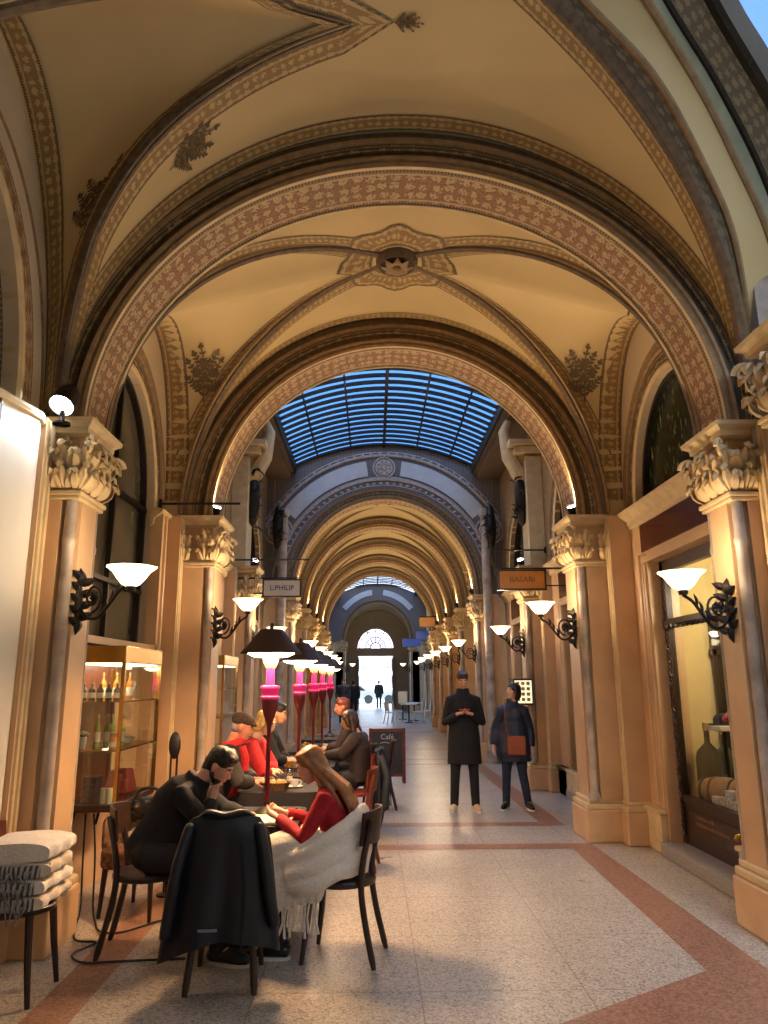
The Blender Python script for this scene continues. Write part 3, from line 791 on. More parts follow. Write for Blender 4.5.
# skylight bay
MT['shop_glow'] = plain('warm lit shop back wall', rgb(196, 160, 100), .8)
for sd in (-1, 1):
    ops = [(9.6, 11.2, 2.75), (13.4, 15.2, 2.75)]
    lower_wall(sd, 2.62, 8.75, 16.1, ops)
    shopfront(sd, 2.62, 9.6, 11.2, 2.75, glass='glass_dark', room=False); shopfront(sd, 2.62, 13.4, 15.2, 2.75, glass='glass_dark', room=False)
    aw = arched_wall(WALLN[sd], sd, 2.62, 8.7, 16.1, 3.48, 6.4, [(10.4, 1.05, 3.6, 1.3), (14.3, 1.05, 3.6, 1.3)], mat='mould_mid')
    for c_ in (10.4, 14.3):
        ring_band(sd, 2.62, c_, 1.05, 3.6, 1.3, aw)
        upper_window(sd, 2.62, c_, 1.05, 3.6, 1.3, 3.45, 'glass_dark', 1)
    # consoles and beam carrying the glass roof
    m = MB(); m.bx(sd * 2.02, sd * 2.62, 8.85, 16.1, 6.22, 6.4); m.bx(sd * 2.1, sd * 2.62, 8.85, 16.1, 6.1, 6.22); bm_beam = struct(m.build(WALLN[sd], 'mould_dark', smooth=False))
    m = MB()
    for yy in (12.3,):
        m.bx(sd * 2.35, sd * 2.62, yy - .25, yy + .25, 3.5, 5.4)
        m.box((sd * 2.42, yy, 5.5), (.5, .6, .12)); m.box((sd * 2.38, yy, 5.62), (.62, .7, .1))
        m.tube([(sd * 2.5, yy, 5.0), (sd * 2.3, yy, 5.1), (sd * 2.12, yy, 5.45), (sd * 2.05, yy, 5.9), (sd * 2.15, yy, 6.1)], [.1, .14, .13, .1, .08], 10)
    m.build('roof_console', 'limestone', bm_beam, bevel=.01)
    m = MB()
    for yy, zz in ((9.2, 4.9), (12.3, 4.7), (15.6, 4.9)):
        for k in range(16):
            a = rnd.uniform(0, 2 * pi); c_ = Vector((sd * 2.3, yy + rnd.uniform(-.15, .15), zz + rnd.uniform(-.5, .5)))
            m.leaf(c_, c_ + Vector((-sd * rnd.uniform(.05, .2), rnd.uniform(-.12, .12), rnd.uniform(-.1, .2))), .1, .04)
        m.ball((sd * 2.3, yy, zz), (.12, .14, .5), 10)
    m.build('carved_pendant', 'iron', bm_beam)
    # grey corner pipe
    m = MB(); m.tube([(sd * 2.22, 15.88, 0), (sd * 2.22, 15.88, 5.3)], .1, 14); m.tube([(sd * 2.22, 15.88, 5.2), (sd * 2.22, 15.88, 5.35)], .14, 14)
    m.tube([(sd * 2.22, 15.88, 0), (sd * 2.22, 15.88, .25)], .14, 14)
    pipe = m.build('corner_column', 'marble_grey'); tag(pipe, 'slim grey corner column at the %s end of the glass roofed bay, beside the third arch' % ('left' if sd < 0 else 'right'), 'column', 'slim grey corner columns')

# end walls of the glass roofed bay
def spandrel(y, rx, rz, zc, side_x, ztop, zside, face=-1, mat='orn_grey'):
    s = MB(); n = 48
    def top(x): return zside + (ztop - zside) * max(0, 1 - (x / 2.05) ** 2)
    for i in range(n):
        xa, xb = -side_x + 2 * side_x * i / n, -side_x + 2 * side_x * (i + 1) / n
        def lo(x): return zc + (rz * sqrt(1 - (x / rx) ** 2) if abs(x) < rx else 0)
        s.add([(xa, y, lo(xa)), (xb, y, lo(xb)), (xb, y, top(xb)), (xa, y, top(xa))], 0, [(xa, lo(xa)), (xb, lo(xb)), (xb, top(xb)), (xa, top(xa))])
    return struct(s.build('wall_far' if face < 0 else 'wall_near', mat, smooth=False))
MT['span'] = plain('grey spandrel', rgb(150, 142, 142), .7, var=.2, scale=14, bump=.5)
MT['span_pale'] = plain('pale spandrel panel', rgb(196, 196, 198), .7, var=.05)
MT['span_relief'] = plain('relief stucco', rgb(186, 176, 172), .7, var=.25, scale=25, bump=.5)
def spandrel_deco(par, y, zc=3.48):
    for (a0, a1) in ((.215, .455), (.545, .785)):
        s = MB(); s.arch([(.55, -.02), (.55, -.03), (.9, -.03), (.9, -.02)], 0, zc, 1.98, 2.16, y, 0, 16, a0 * pi, a1 * pi); s.build('pale_panel', 'span_pale', par)
    s = MB()
    for dr in (.42, .98): s.arch([(dr, -.0), (dr + .01, -.035), (dr + .05, -.04), (dr + .07, 0)], 0, zc, 1.98, 2.16, y, 0, 48, .08 * pi, .92 * pi)
    for dr in (.3, .49, 1.08): s.arch([(dr, -.0), (dr + .01, -.02), (dr + .03, 0)], 0, zc, 1.98, 2.16, y, 0, 48, .04 * pi, .96 * pi)
    for i in range(44):
        a = pi * (.06 + .88 * i / 43)
        for dr in (.36, 1.06):
            s.ball(((1.98 + dr) * cos(a), y - .01, zc + (2.16 + dr) * sin(a)), (.045, .03, .03), 6)
    s.build('relief_molding', 'span_relief', par)
    s = MB()
    for a, r in ((.5 * pi, .24), (.165 * pi, .3), (.835 * pi, .3)):
        c = Vector(((1.98 + .72) * cos(a), y - .02, zc + (2.16 + .72) * sin(a)))
        for rr in (r, r * .75, r * .4):
            s.tube([c + Vector((rr * cos(t * pi / 12), 0, rr * sin(t * pi / 12))) for t in range(25)], .022, 6, cap=False)
        for k in range(8):
            t = k * pi / 4; s.ball(c + Vector((r * .57 * cos(t), -.01, r * .57 * sin(t))), (.05, .03, .05), 8)
        s.ball(c, (.07, .05, .07), 8)
    s.build('rosette', 'span_relief', par)
sp1 = spandrel(16.09, 2.2, 2.4, 3.48, 2.62, 6.95, 6.4); spandrel_deco(sp1, 16.09)
s = MB(); s.bx(-2.62, -1.98, 16.1, 16.5, 2.9, 3.5); s.bx(1.98, 2.62, 16.1, 16.5, 2.9, 3.5)
spn = spandrel(8.8, 2.3, 2.32, 3.48, 2.62, 6.95, 6.4, 1, 'mould_mid')

# glass roofs
def glass_roof(y0, y1, label, z0=6.4, rise=.52, step=.3, hw=2.04):
    g = thing('glass_roof', label, 'skylight', (0, (y0 + y1) / 2, z0)); yo = -(y0 + y1) / 2
    def zz(x): return rise * (1 - (x / hw) ** 2)
    s = MB(); s.grid([[(hw * (k / 8 - 1), y + yo, zz(hw * (k / 8 - 1)) + .05) for k in range(17)] for y in (y0, y1)]); s.build('roof_pane', 'glass_roof', g)
    n = int((y1 - y0) / step); proto = None
    s = MB(); P = [(hw * (k / 10 - 1), 0, zz(hw * (k / 10 - 1))) for k in range(21)]
    s.grid([[(x, y - .04 if j in (0, 3) else y + .04, z + (-.03 if j < 2 else .02)) for x, y, z in P] for j in range(4)] ); 
    s.grid([[(x, -.04, z + .02) for x, y, z in P], [(x, -.04, z - .03) for x, y, z in P]])
    for i in range(n + 1):
        y = y0 + i * step + yo
        if proto is None: proto = s.build('roof_bar', 'iron', g, loc=(0, y, 0))
        else: c = proto.copy(); COL.objects.link(c); c.location = (0, y, 0)
    for x in (-1.5, -.75, 0, .75, 1.5):
        m = MB(); r = .018 if x else .03; m.bx(x - r, x + r, y0 + yo, y1 + yo, zz(x) - .03 - (.06 if x == 0 else 0), zz(x) + .0); m.build('ridge_bar', 'iron', g, smooth=False)
    for q in (-1, 1):
        m = MB(); m.bx(q * 1.98, q * 2.12, y0 + yo, y1 + yo, -.16, .06); m.build('side_beam', 'iron', g, smooth=False)
    return g
glass_roof(8.85, 16.08, 'curved blue glass roof with dark cross bars behind the second arch')
glass_roof(28.5, 39.9, 'distant curved glass roof over the blue lit court before the street door', z0=6.3, rise=.5, step=.6, hw=2.3)

# corridor 16-28
for sd in (-1, 1):
    for i in range(4):
        ya, yb = ARY[i] + .35, ARY[i + 1] + .05
        lower_wall(sd, 2.45, ya, yb, [(ya + .6, yb - .6, 2.7)])
        shopfront(sd, 2.45, ya + .6, yb - .6, 2.7, glass='glass_dark', room=False)
        cyy = (ya + yb) / 2
        aw = arched_wall(WALLN[sd], sd, 2.45, ya - .4, yb + .1, 3.48, 6.2, [(cyy, .8, 3.49, 1.1)])
        ring_band(sd, 2.45, cyy, .8, 3.49, 1.1, aw); upper_window(sd, 2.45, cyy, .8, 3.49, 1.1, 3.44, 'glass_dark', 1)
# second court 28.4 - 40
sp2 = spandrel(39.95, 2.0, 2.25, 3.7, 3.0, 6.8, 6.3); 
s = MB()
for (a0, a1) in ((.23, .46), (.54, .77)):
    s.arch([(.5, -.03), (.8, -.03)], 0, 3.7, 1.75, 2.0, 39.95, 0, 14, a0 * pi, a1 * pi)
s.build('pale_panel', 'span_pale', sp2)
spandrel(28.45, 2.25, 2.44, 3.48, 3.0, 6.8, 6.3, 1)
for sd in (-1, 1):
    lower_wall(sd, 2.62, 28.4, 40, [(29.3, 31.8, 2.8), (33.0, 35.5, 2.8), (36.6, 39.2, 2.8)])
    for a, b2 in ((29.3, 31.8), (33.0, 35.5), (36.6, 39.2)): shopfront(sd, 2.62, a, b2, 2.8, glass='glass_dark', room=False)
    arched_wall(WALLN[sd], sd, 2.62, 28.4, 40, 3.48, 6.4, [(30.5, 1.0, 3.6, 1.2), (34.2, 1.0, 3.6, 1.2), (37.9, 1.0, 3.6, 1.2)])
    for c_ in (30.5, 34.2, 37.9): upper_window(sd, 2.62, c_, 1.0, 3.6, 1.2, 3.45, 'glass_dark', 1)
    m = MB(); m.bx(sd * 2.25, sd * 2.62, 28.5, 40, 6.15, 6.35); struct(m.build(WALLN[sd], 'mould_mid', smooth=False))
    m = MB(); m.bx(sd * 1.85, sd * 3.0, 40, 46.2, 0, 3.8); struct(m.build(WALLN[sd], 'plaster_wall', smooth=False))
s = MB(); s.grid([[(2.1 * cos(pi * i / 24), y, 3.75 + 2.15 * sin(pi * i / 24)) for i in range(25)] for y in (40.4, 46.2)]); struct(s.build('ceiling', 'plaster'))
# street wall with doorway and fanlight
s = MB(); y = 46.0
DX0, DX1, DZ = -1.2, 1.0, 3.15; FX, FZ, FR = -.1, 3.62, 1.1
s.bx(-3, DX0, y, y + .4, 0, 6.5); s.bx(DX1, 3, y, y + .4, 0, 6.5); s.bx(DX0, DX1, y, y + .4, DZ, FZ)
for i in range(24):
    a, b2 = pi * i / 24, pi * (i + 1) / 24
    xa, xb = FX + FR * cos(a), FX + FR * cos(b2)
    for yy in (y, y + .4): s.add([(xa, yy, FZ + FR * 1.08 * sin(a)), (xb, yy, FZ + FR * 1.08 * sin(b2)), (xb, yy, 6.5), (xa, yy, 6.5)])
    s.add([(xa, y, FZ + FR * 1.08 * sin(a)), (xb, y, FZ + FR * 1.08 * sin(b2)), (xb, y + .4, FZ + FR * 1.08 * sin(b2)), (xa, y + .4, FZ + FR * 1.08 * sin(a))])
struct(s.build('wall_far', 'plaster_wall', smooth=False))
WN[0] += 1; fanl = struct(thing('window_%d' % WN[0], None, None, (FX, y + .1, FZ)))
s = MB(); s.add([(FR * cos(pi * i / 24), 0, 1.08 * FR * sin(pi * i / 24)) for i in range(25)]); s.build('pane', glassm('fanlight glass', (.86, .72, .86, 1), .03), fanl, smooth=False)
s = MB()
for i in range(7):
    a = pi * i / 6; s.tube([(.3 * cos(a), -.03, .3 * sin(a)), (FR * cos(a), -.03, 1.08 * FR * sin(a))], .022, 6)
for r in (.3, .62, .98): s.tube([(r * cos(pi * i / 20), -.03, r * 1.07 * sin(pi * i / 20)) for i in range(21)], .022, 6)
for i in range(6):
    a = pi * (i + .5) / 6
    for r in (.46, .8): s.tube([(r * cos(a) + .12 * cos(t * pi / 5), -.03, r * sin(a) + .12 * sin(t * pi / 5)) for t in range(11)], .018, 5)
s.build('window_frame', 'iron', fanl)
DN[0] += 1; dd = struct(thing('door_%d' % DN[0], None, None, (0, y, 0)))
for sx, xx in ((-1, DX0), (1, DX1)):
    m = MB(); m.box((xx + sx * -.05, -.45, 1.55), (.07, .9, 3.1)); 
    for zz in (.6, 1.6, 2.6): m.box((xx + sx * -.1, -.45, zz), (.03, .6, .7))
    m.build('door_leaf', 'span', dd, smooth=False)

# near left: smooth pale wall with rounded return and niche arch over it
s = MB(); P = [(-2.86, -4), (-2.86, 3.2)] + [(-2.86 + .0 + .42 * (1 - cos(t * pi / 2 / 8)) , 4.2 + .62 * sin(t * pi / 2 / 8)) for t in range(9)]
P = [(-2.62, -4.0), (-2.62, 4.1), (-2.60, 4.3), (-2.57, 4.5), (-2.54, 4.65), (-2.52, 4.78), (-2.55, 4.88), (-2.62, 4.95), (-2.75, 5.0)]
s.grid([[(x, yy, z) for x, yy in P] for z in (0, 1, 2, 3, 3.4)]); s.grid([[(x, yy, 3.4) for x, yy in P], [(x - .3, yy, 3.5) for x, yy in P]])
wlft = struct(s.build('wall_left', 'white_wall', angle=50))
m = MB(); m.tube([(x + .0, yy, 3.42) for x, yy in P[1:]], .035, 8); m.build('wall_molding', 'limestone', wlft)
m = MB(); m.bx(-2.62, -2.5, 2.0, 4.25, 0, 3.3); m.tube([(-2.55, 4.28, 0), (-2.55, 4.28, 3.35)], .03, 8); m.build('ornament_jamb', 'orn_dark', wlft)
aw = arched_wall('wall_left', -1, 2.66, -4, 5.5, 3.4, 6.9, [(LC, .86, 3.5, 1.42)])
s = MB()
s.yarch([(0, .2), (0, 0), (.02, -.02), (.05, -.02), (.06, 0)], -2.66, LC, 3.5, .86, 1.42, 0, side=-1); s.build('niche_bead', 'limestone', aw)
s = MB(); s.yarch([(-.3, .1), (-.02, .1)], -2.66, LC, 3.5, .86, 1.42, 0, side=-1); s.build('niche_scroll', 'orn_dark', aw)
s = MB(); s.yarch([(.06, -.005), (.2, -.005)], -2.66, LC, 3.5, .86, 1.42, 0, side=-1); s.build('niche_band', 'orn_soffit', aw)
s = MB(); s.yarch([(.34, 0), (.345, -.02), (.37, 0)], -2.66, LC, 3.5, .86, 1.42, 0, side=-1); s.build('niche_molding', 'mould_mid', aw)
s = MB(); s.grid([[(-2.95, yy, z) for yy in (2.2, 5.2)] for z in (3.4, 5.6)]); struct(s.build('wall_left', 'mould_dark', smooth=False))
# back wall behind the camera and right hand side court beyond the oblique arches
s = MB(); s.bx(-3, 9, -5.2, -5, 0, 9); struct(s.build('wall_back', 'plaster_wall', smooth=False))
s = MB(); s.bx(2.95, 9, 5.9, 6.1, 0, 5.9); struct(s.build('wall_right', 'plaster_wall', smooth=False))
for q in (-1, 1):   # unseen high walls added on both sides to keep the street sun out
    s = MB(); s.bx(q * 9.2, q * 9.5, -5.2, 46.3, 0, 16); struct(s.build(WALLN[q], 'plaster_wall', smooth=False))
s = MB(); s.bx(2.0, 9.2, -5, 3.0, 7.4, 7.6); struct(s.build('ceiling', 'plaster_wall', smooth=False))  # unseen opaque slab added to cut daylight on the near vault and soffit
s = MB(); s.bx(2.62, 3.1, 5.0, 5.9, 0, 5.2); struct(s.build('wall_right', 'marble_grey', smooth=False))
# ============================================================ PILASTERS
_capmesh = {}
def cap_mesh(w, D, ztop, zbot, seed=3):
    rnd = random.Random(seed); m = MB(); h = ztop - zbot; hw = w / 2
    # leaves in two rows round three sides, corner volutes, central rosettes
    def place(px, py, nx, ny, z, s):
        b0 = Vector((px, py, z)); out = Vector((nx, ny, 0)); sidev = Vector((-ny, nx, 0))
        for k in (-1, 0, 1):
            tip = b0 + out * (.07 + .02 * (k == 0)) * s + sidev * k * .07 * s + Vector((0, 0, (.17 if k == 0 else .12) * s))
            m.leaf(b0 + sidev * k * .02, tip, .075 * s, .02 * s, up=out, n=4, thick=.008)
            m.leaf(tip - out * .01, tip + out * .045 * s + Vector((0, 0, -.05 * s)), .06 * s, .015, up=out, n=3, thick=.008)
        m.ball(b0 + out * .05 * s + Vector((0, 0, .13 * s)), .018 * s, 6)
    faces = []
    n = 3
    for i in range(n):
        t = (i + .5) / n * 2 - 1; faces.append((0, t * hw * .8, 1, 0))
    for q in (-1, 1):
        for i in range(2): faces.append((-.1 - i * (D - .14) * .5, q * hw, 0, q))
        faces.append((-.01, q * hw * .98, .7, q * .7))
    for px, py, nx, ny in faces:
        place(px, py, nx, ny, zbot + .02, 1.0); place(px, py + rnd.uniform(-.02, .02), nx, ny, zbot + h * .38, 1.05)
        if rnd.random() < .8:
            c = Vector((px, py, zbot + h * rnd.uniform(.55, .8))) + Vector((nx, ny, 0)) * .06
            for k in range(5):
                a = 2 * pi * k / 5; sv = Vector((-ny, nx, 0)); m.ball(c + sv * .035 * cos(a) + Vector((0, 0, .035 * sin(a))), .02, 6)
            m.ball(c, .022, 6)
    for q in (-1, 1):   # corner volutes
        c = Vector((.07, q * (hw + .05), ztop - .1)); d = Vector((.7, q * .7, 0)); pts = []; rad = []
        for k in range(22):
            a = k * .45; r = .07 * (1 - k / 26); pts.append(c + d * r * cos(a) + Vector((0, 0, r * sin(a)))); rad.append(.02 * (1 - k / 40))
        m.tube(pts, rad, 6); m.tube([Vector((-.02, q * hw * .8, zbot + h * .3)), Vector((.02, q * hw, zbot + h * .6)), c + Vector((0, 0, .04))], [.015, .02, .022], 6)
    return m

def make_pilaster(w, D, loc, side, label, group=None, capz=2.93, top=3.48, resp=True, mats=('marble', 'marble_grey', 'limestone'), name='pilaster', fat=1.0, plinth=.38):
    a = thing(name, label, 'pilaster', loc, 0 if side < 0 else pi, group)
    hw = w / 2
    m = MB(); m.bx(-D, .06, -hw - .03, hw + .03, 0, plinth - .06)
    if resp: m.bx(-D, -D * .5, -hw - .22, hw + .22, 0, plinth - .06)
    pl = m.build('plinth', mats[0], a, smooth=False, bevel=.015)
    m = MB(); m.bx(-D, .045, -hw - .02, hw + .02, plinth - .06, plinth); m.bx(-D, .02, -hw, hw, plinth, plinth + .05)
    if resp: m.bx(-D, -D * .5 - .01, -hw - .2, hw + .2, plinth - .06, plinth); m.bx(-D, -D * .5 - .03, -hw - .18, hw + .18, plinth, plinth + .04)
    m.build('plinth_molding', mats[2], a, smooth=False, bevel=.014)
    zb = plinth + .03; zt = capz
    m = MB()
    sec = [(-D, -hw), (-.11, -hw), (-.11, -hw + .03), (-.075, -hw + .075), (-.0, -hw + .085), (-.0, hw - .085), (-.075, hw - .075), (-.11, hw - .03), (-.11, hw), (-D, hw)]
    m.grid([[(x, y, z) for x, y in sec] for z in (zb, zt)], 0)
    if resp: m.bx(-D, -D + D * .42, -hw - .16, hw + .16, zb, top - .03)
    m.build('shaft', mats[0], a, smooth=False)
    for q in (-1, 1):
        m = MB(); r = .042
        m.lathe([(r * 1.5, zb), (r * 1.6, zb + .04), (r * 1.1, zb + .08), (r, zb + .1), (r, zt - .35), (r * 1.15, zt - .34), (r * 1.15, zt - .3), (r, zt - .29), (r * .98, zt)], (-.05, q * (hw - .035), 0), 12)
        m.build('colonnette', mats[1], a)
    if resp:
        m = MB()
        for q in (-1, 1):
            for k in (.05, .12): m.tube([(-D * .58, q * (hw + k), zb), (-D * .58, q * (hw + k), top - .05)], .02, 8)
        m.build('vertical_roll', mats[2], a)
    m = MB(); m.bx(-D, .03, -hw - .03, hw + .03, zt, zt + .035); m.bx(-D, .015, -hw - .015, hw + .015, zt - .03, zt); m.build('necking', mats[2], a, smooth=False, bevel=.01)
    ca = MB(); ca.bx(-D, -.03, -hw + .03, hw - .03, zt + .03, top - .1)
    ca.build('capital_bell', mats[0], a, smooth=False)
    key = (round(w, 2), round(D, 2), round(top, 2), round(zt, 2))
    if key not in _capmesh:
        o = cap_mesh(w, D, top - .1, zt + .03).build('capital', mats[2], a); _capmesh[key] = o
    else:
        o = _capmesh[key].copy(); COL.objects.link(o); o.parent = a
    m = MB(); rows = []
    for ov, z in ((.0, top - .12), (.045, top - .1), (.05, top - .06), (.09, top - .03), (.095, top)):
        rows.append([(-D, -hw - ov, z), (ov, -hw - ov, z), (ov, hw + ov, z), (-D, hw + ov, z)])
    m.grid(rows, 0, closed=True); m.add(rows[-1]); m.add(rows[0][::-1])
    m.build('abacus', mats[2], a, smooth=False)
    return a
LR = {-1: 'left', 1: 'right'}
PIL = []
for sd in (-1, 1):
    make_pilaster(.45, .34, (sd * 2.32, 5.27 if sd < 0 else 5.33, 0), sd, 'nearest full tan marble pilaster on the %s, under the foot of the broad near arch' % LR[sd])
    make_pilaster(.56, .6, (sd * 2.04, 8.5, 0), sd, 'tan marble pilaster on the %s carrying the second arch, %s' % (LR[sd], 'behind the cafe guests' if sd < 0 else 'beyond the dark shop door'))
    make_pilaster(.5, .45, (sd * 2.2, 12.2, 0), sd, 'pilaster halfway along the %s wall of the glass roofed bay' % LR[sd])
    nm = ['third', 'fourth', 'fifth', 'sixth', 'seventh']
    for i, y in enumerate(ARY):
        make_pilaster(.46, .5, (sd * 1.97, y + .22, 0), sd, 'pilaster on the %s side under the %s arch down the passage' % (LR[sd], nm[i]), 'pilasters of the far corridor', resp=i == 0)
    for k, y in enumerate((32.4, 36.0)):
        make_pilaster(.46, .4, (sd * 2.22, y, 0), sd, '%s pilaster on the %s wall of the far blue lit court' % (['nearer', 'farther'][k], LR[sd]), 'pilasters of the blue court', resp=False)
    make_pilaster(.5, .5, (sd * 1.72, 40.25, 0), sd, 'most distant pilaster on the %s, under the farthest arch before the street door' % LR[sd], resp=False, top=3.72, capz=3.2)
make_pilaster(.6, .5, (2.42, 4.45, 0), 1, 'tall grey pilaster cut off by the right edge, nearest of all on that side', capz=3.35, top=3.95, mats=('marble_grey', 'marble_grey', 'limestone'), resp=False)
# ============================================================ WALL SCONCES
def sconce(loc, off, label, lit=14, group='brass and glass wall sconces', small=False):
    a = thing('wall_sconce', label, 'wall lamp', loc, 0, group)
    ox, oy, oz = off; d = Vector((ox, oy, 0)); L = d.length; u = d / L; sv = Vector((-u.y, u.x, 0))
    m = MB(); rnd = random.Random(2)
    m.ball((0, 0, 0), (.035, .06, .14), 10)
    for k in range(9 if not small else 5):
        z = -.16 + .04 * k; q = 1 if k % 2 else -1
        m.leaf((0, 0, z), Vector((0, 0, z)) + u * .05 + sv * q * .1 + Vector((0, 0, .05)), .06, .015, up=u, thick=.005)
    m.leaf((0, 0, .1), (0, 0, .24), .08, .03, up=u); m.leaf((0, 0, -.1), (0, 0, -.23), .07, .03, up=u)
    m.build('wall_mount', 'iron', a)
    m = MB()
    def P(s, z): return u * s * L + Vector((0, 0, z))
    arm = cat([P(.02, -.02), P(.2, -.11), P(.42, -.12), P(.62, -.04), P(.8, .05), P(.97, .09), P(1.0, oz - .1)], 6)
    m.tube(arm, .012, 7)
    c = P(.3, .02)
    m.tube([c + u * .1 * (1 - k / 30) * cos(k * .42 - 1.5) + Vector((0, 0, .1 * (1 - k / 30) * sin(k * .42 - 1.5))) for k in range(26)], .009, 6)
    if not small:
        for k in range(6):
            aa = k * pi / 3; m.leaf(c, c + u * .05 * cos(aa) + Vector((0, 0, .05 * sin(aa))) + sv * .01, .035, .01, up=sv, thick=.004)
        for s_, z in ((.5, -.08), (.62, -.02), (.72, .03)): m.leaf(P(s_, z), P(s_ + .06, z + .08), .03, .01, up=sv, thick=.004)
    m.build('scroll_arm', 'iron', a)
    m = MB(); s = u * L + Vector((0, 0, oz))
    m.lathe([(.001, -.1), (.03, -.1), (.035, -.075), (.028, -.05), (.02, -.045)], s, 12); m.build('shade_cup', 'iron', a)
    m = MB(); m.lathe([(.03, -.07), (.06, -.055), (.095, -.015), (.125, .03), (.16, .058), (.165, .06), (.12, .035), (.09, -.005), (.055, -.04), (.02, -.055)], s, 28 if not small else 14, ripple=.03, rn=8)
    m.build('lamp_shade', 'shade' if not small else 'shade_far', a)
    if lit: light('POINT', 'sconce_light', Vector(loc) + s + Vector((0, 0, .16)), lit, (1.0, .74, .46), .06)
    return a
sconce((-2.32, 5.2, 2.2), (.46, -.3, .14), 'lit glass bowl wall lamp on a dark leafy bracket, nearest on the left', 9)
sconce((2.32, 5.3, 2.13), (-.4, -.16, .2), 'lit glass bowl wall lamp beside the right shop door, largest on the right', 12)
sconce((-2.04, 8.4, 2.25), (.42, -.3, .22), 'lit wall lamp on the left pilaster behind the table heat lamp', 16)
sconce((2.04, 8.42, 2.22), (-.42, -.15, .22), 'lit wall lamp on the right pilaster behind the standing couple', 16)
for sd in (-1, 1):
    sconce((sd * 2.2, 12.1, 2.24), (-sd * .4, -.1, .2), 'lit wall lamp halfway along the %s side of the glass roofed bay' % LR[sd], 18)
    for i, y in enumerate(ARY):
        sconce((sd * 1.97, y + .12, 2.24), (-sd * .38, -.1, .2), 'small lit wall lamp on the %s under the %s arch down the passage' % (LR[sd], nm[i]), 26 if i % 2 == 0 else 0, small=True)
    for k, y in enumerate((32.3, 35.9, 40.1)):
        sconce((sd * (2.22 if y < 40 else 1.72), y, 2.3), (-sd * .38, -.1, .2), '%s tiny lit wall lamp on the %s in the blue lit court' % (['nearest', 'middle', 'farthest'][k], LR[sd]), 0, small=True)

# ============================================================ UPLIGHTS ON THE CAPITALS
def uplight(loc, aim, label, power=0, col=(1, .78, .5), spot=110, face='spotface'):
    a = thing('spotlight', label, 'spotlight', loc, 0, 'spotlights on the capitals')
    d = (Vector(aim) - Vector(loc)).normalized(); q = d.to_track_quat('Z', 'Y').to_matrix()
    m = MB(); m.lathe([(.001, -.1), (.04, -.1), (.055, -.06), (.06, .03), (.055, .03), (.05, .0)], (0, 0, 0), 14)
    m.v = [tuple(q @ Vector(v) + Vector((0, 0, .11))) for v in m.v]; m.build('lamp_housing', 'iron', a)
    m = MB(); m.add([(.052 * cos(2 * pi * k / 14), .052 * sin(2 * pi * k / 14), .012) for k in range(14)]); m.v = [tuple(q @ Vector(v) + Vector((0, 0, .11))) for v in m.v]; m.build('lens', face, a, smooth=False)
    m = MB(); m.lathe([(.04, 0), (.04, .01), (.012, .015), (.012, .07)], (0, 0, 0), 12); m.build('lamp_foot', 'iron', a)
    if power: light('SPOT', 'uplight_beam', Vector(loc) + Vector((0, 0, .11)) + d * .06, power, col, .04, Vector(loc) + d, spot, .8)
    return a
for sd in (-1, 1):
    uplight((sd * 2.05, 8.28, 3.48), (sd * 1.2, 7.1, 5.4), 'small spotlight on top of the %s capital of the second arch' % LR[sd], 44, (1, .7, .38), 130)
    uplight((sd * 2.47, 5.6, 3.44), (sd * 1.3, 6.6, 5.3), 'small spotlight behind the foot of the near arch on the %s capital' % LR[sd], 22, (1, .7, .38), 130)
    uplight((sd * 2.2, 12.1, 3.48), (sd * 1.5, 10.5, 5.5), 'small spotlight on the %s capital halfway along the glass roofed bay' % LR[sd], 20, (1, .78, .5), 110)
    for i, y in enumerate(ARY[:4]):
        uplight((sd * 1.95, y + .3, 3.48), (sd * 1.0, y + 1.6, 5.4), 'small spotlight on the %s capital of the %s arch' % (LR[sd], nm[i]), 46, (1, .74, .42), 140)
a = uplight((-2.42, 4.9, 3.4), (-2.5, 4.0, 2.2), 'bright cool white spotlight on the nearest left capital, shining at the camera', 26, (.82, .9, 1), 120)
for o in a.children: o.scale = (1.5, 1.5, 1.5)

# added unseen area lamp standing in for court daylight on the front floor
al = light('AREA', 'front_floor_fill', (2.6, -1.2, 5.6), 105, (.66, .8, 1), 2.5, (.9, 4.2, 0)); al.data.spread = radians(75)
light('POINT', 'shop_light', (3.3, 6.8, 2.5), 30, (1, .86, .6), .1)

# wires strung across under the vaults
for (p, q, lb) in (((-2.6, 7.95, 3.57), (-1.72, 7.95, 3.57), 'thin black rod jutting from the left wall by the second arch'), ((-2.6, 12.0, 3.6), (-1.3, 12.0, 3.6), 'thin black rod on the left beside the glass roof bay'), ((2.6, 12.0, 3.75), (1.75, 12.0, 3.75), 'thin black rod on the right above the hanging gold sign')):
    m = MB(); m.tube([p, q], .014, 6); m.tube([(p[0] * .998, p[1], p[2] - .05), (p[0] * .998, p[1], p[2] + .05)], .02, 6); tag(m.build('tie_rod', 'iron'), lb, 'rod')
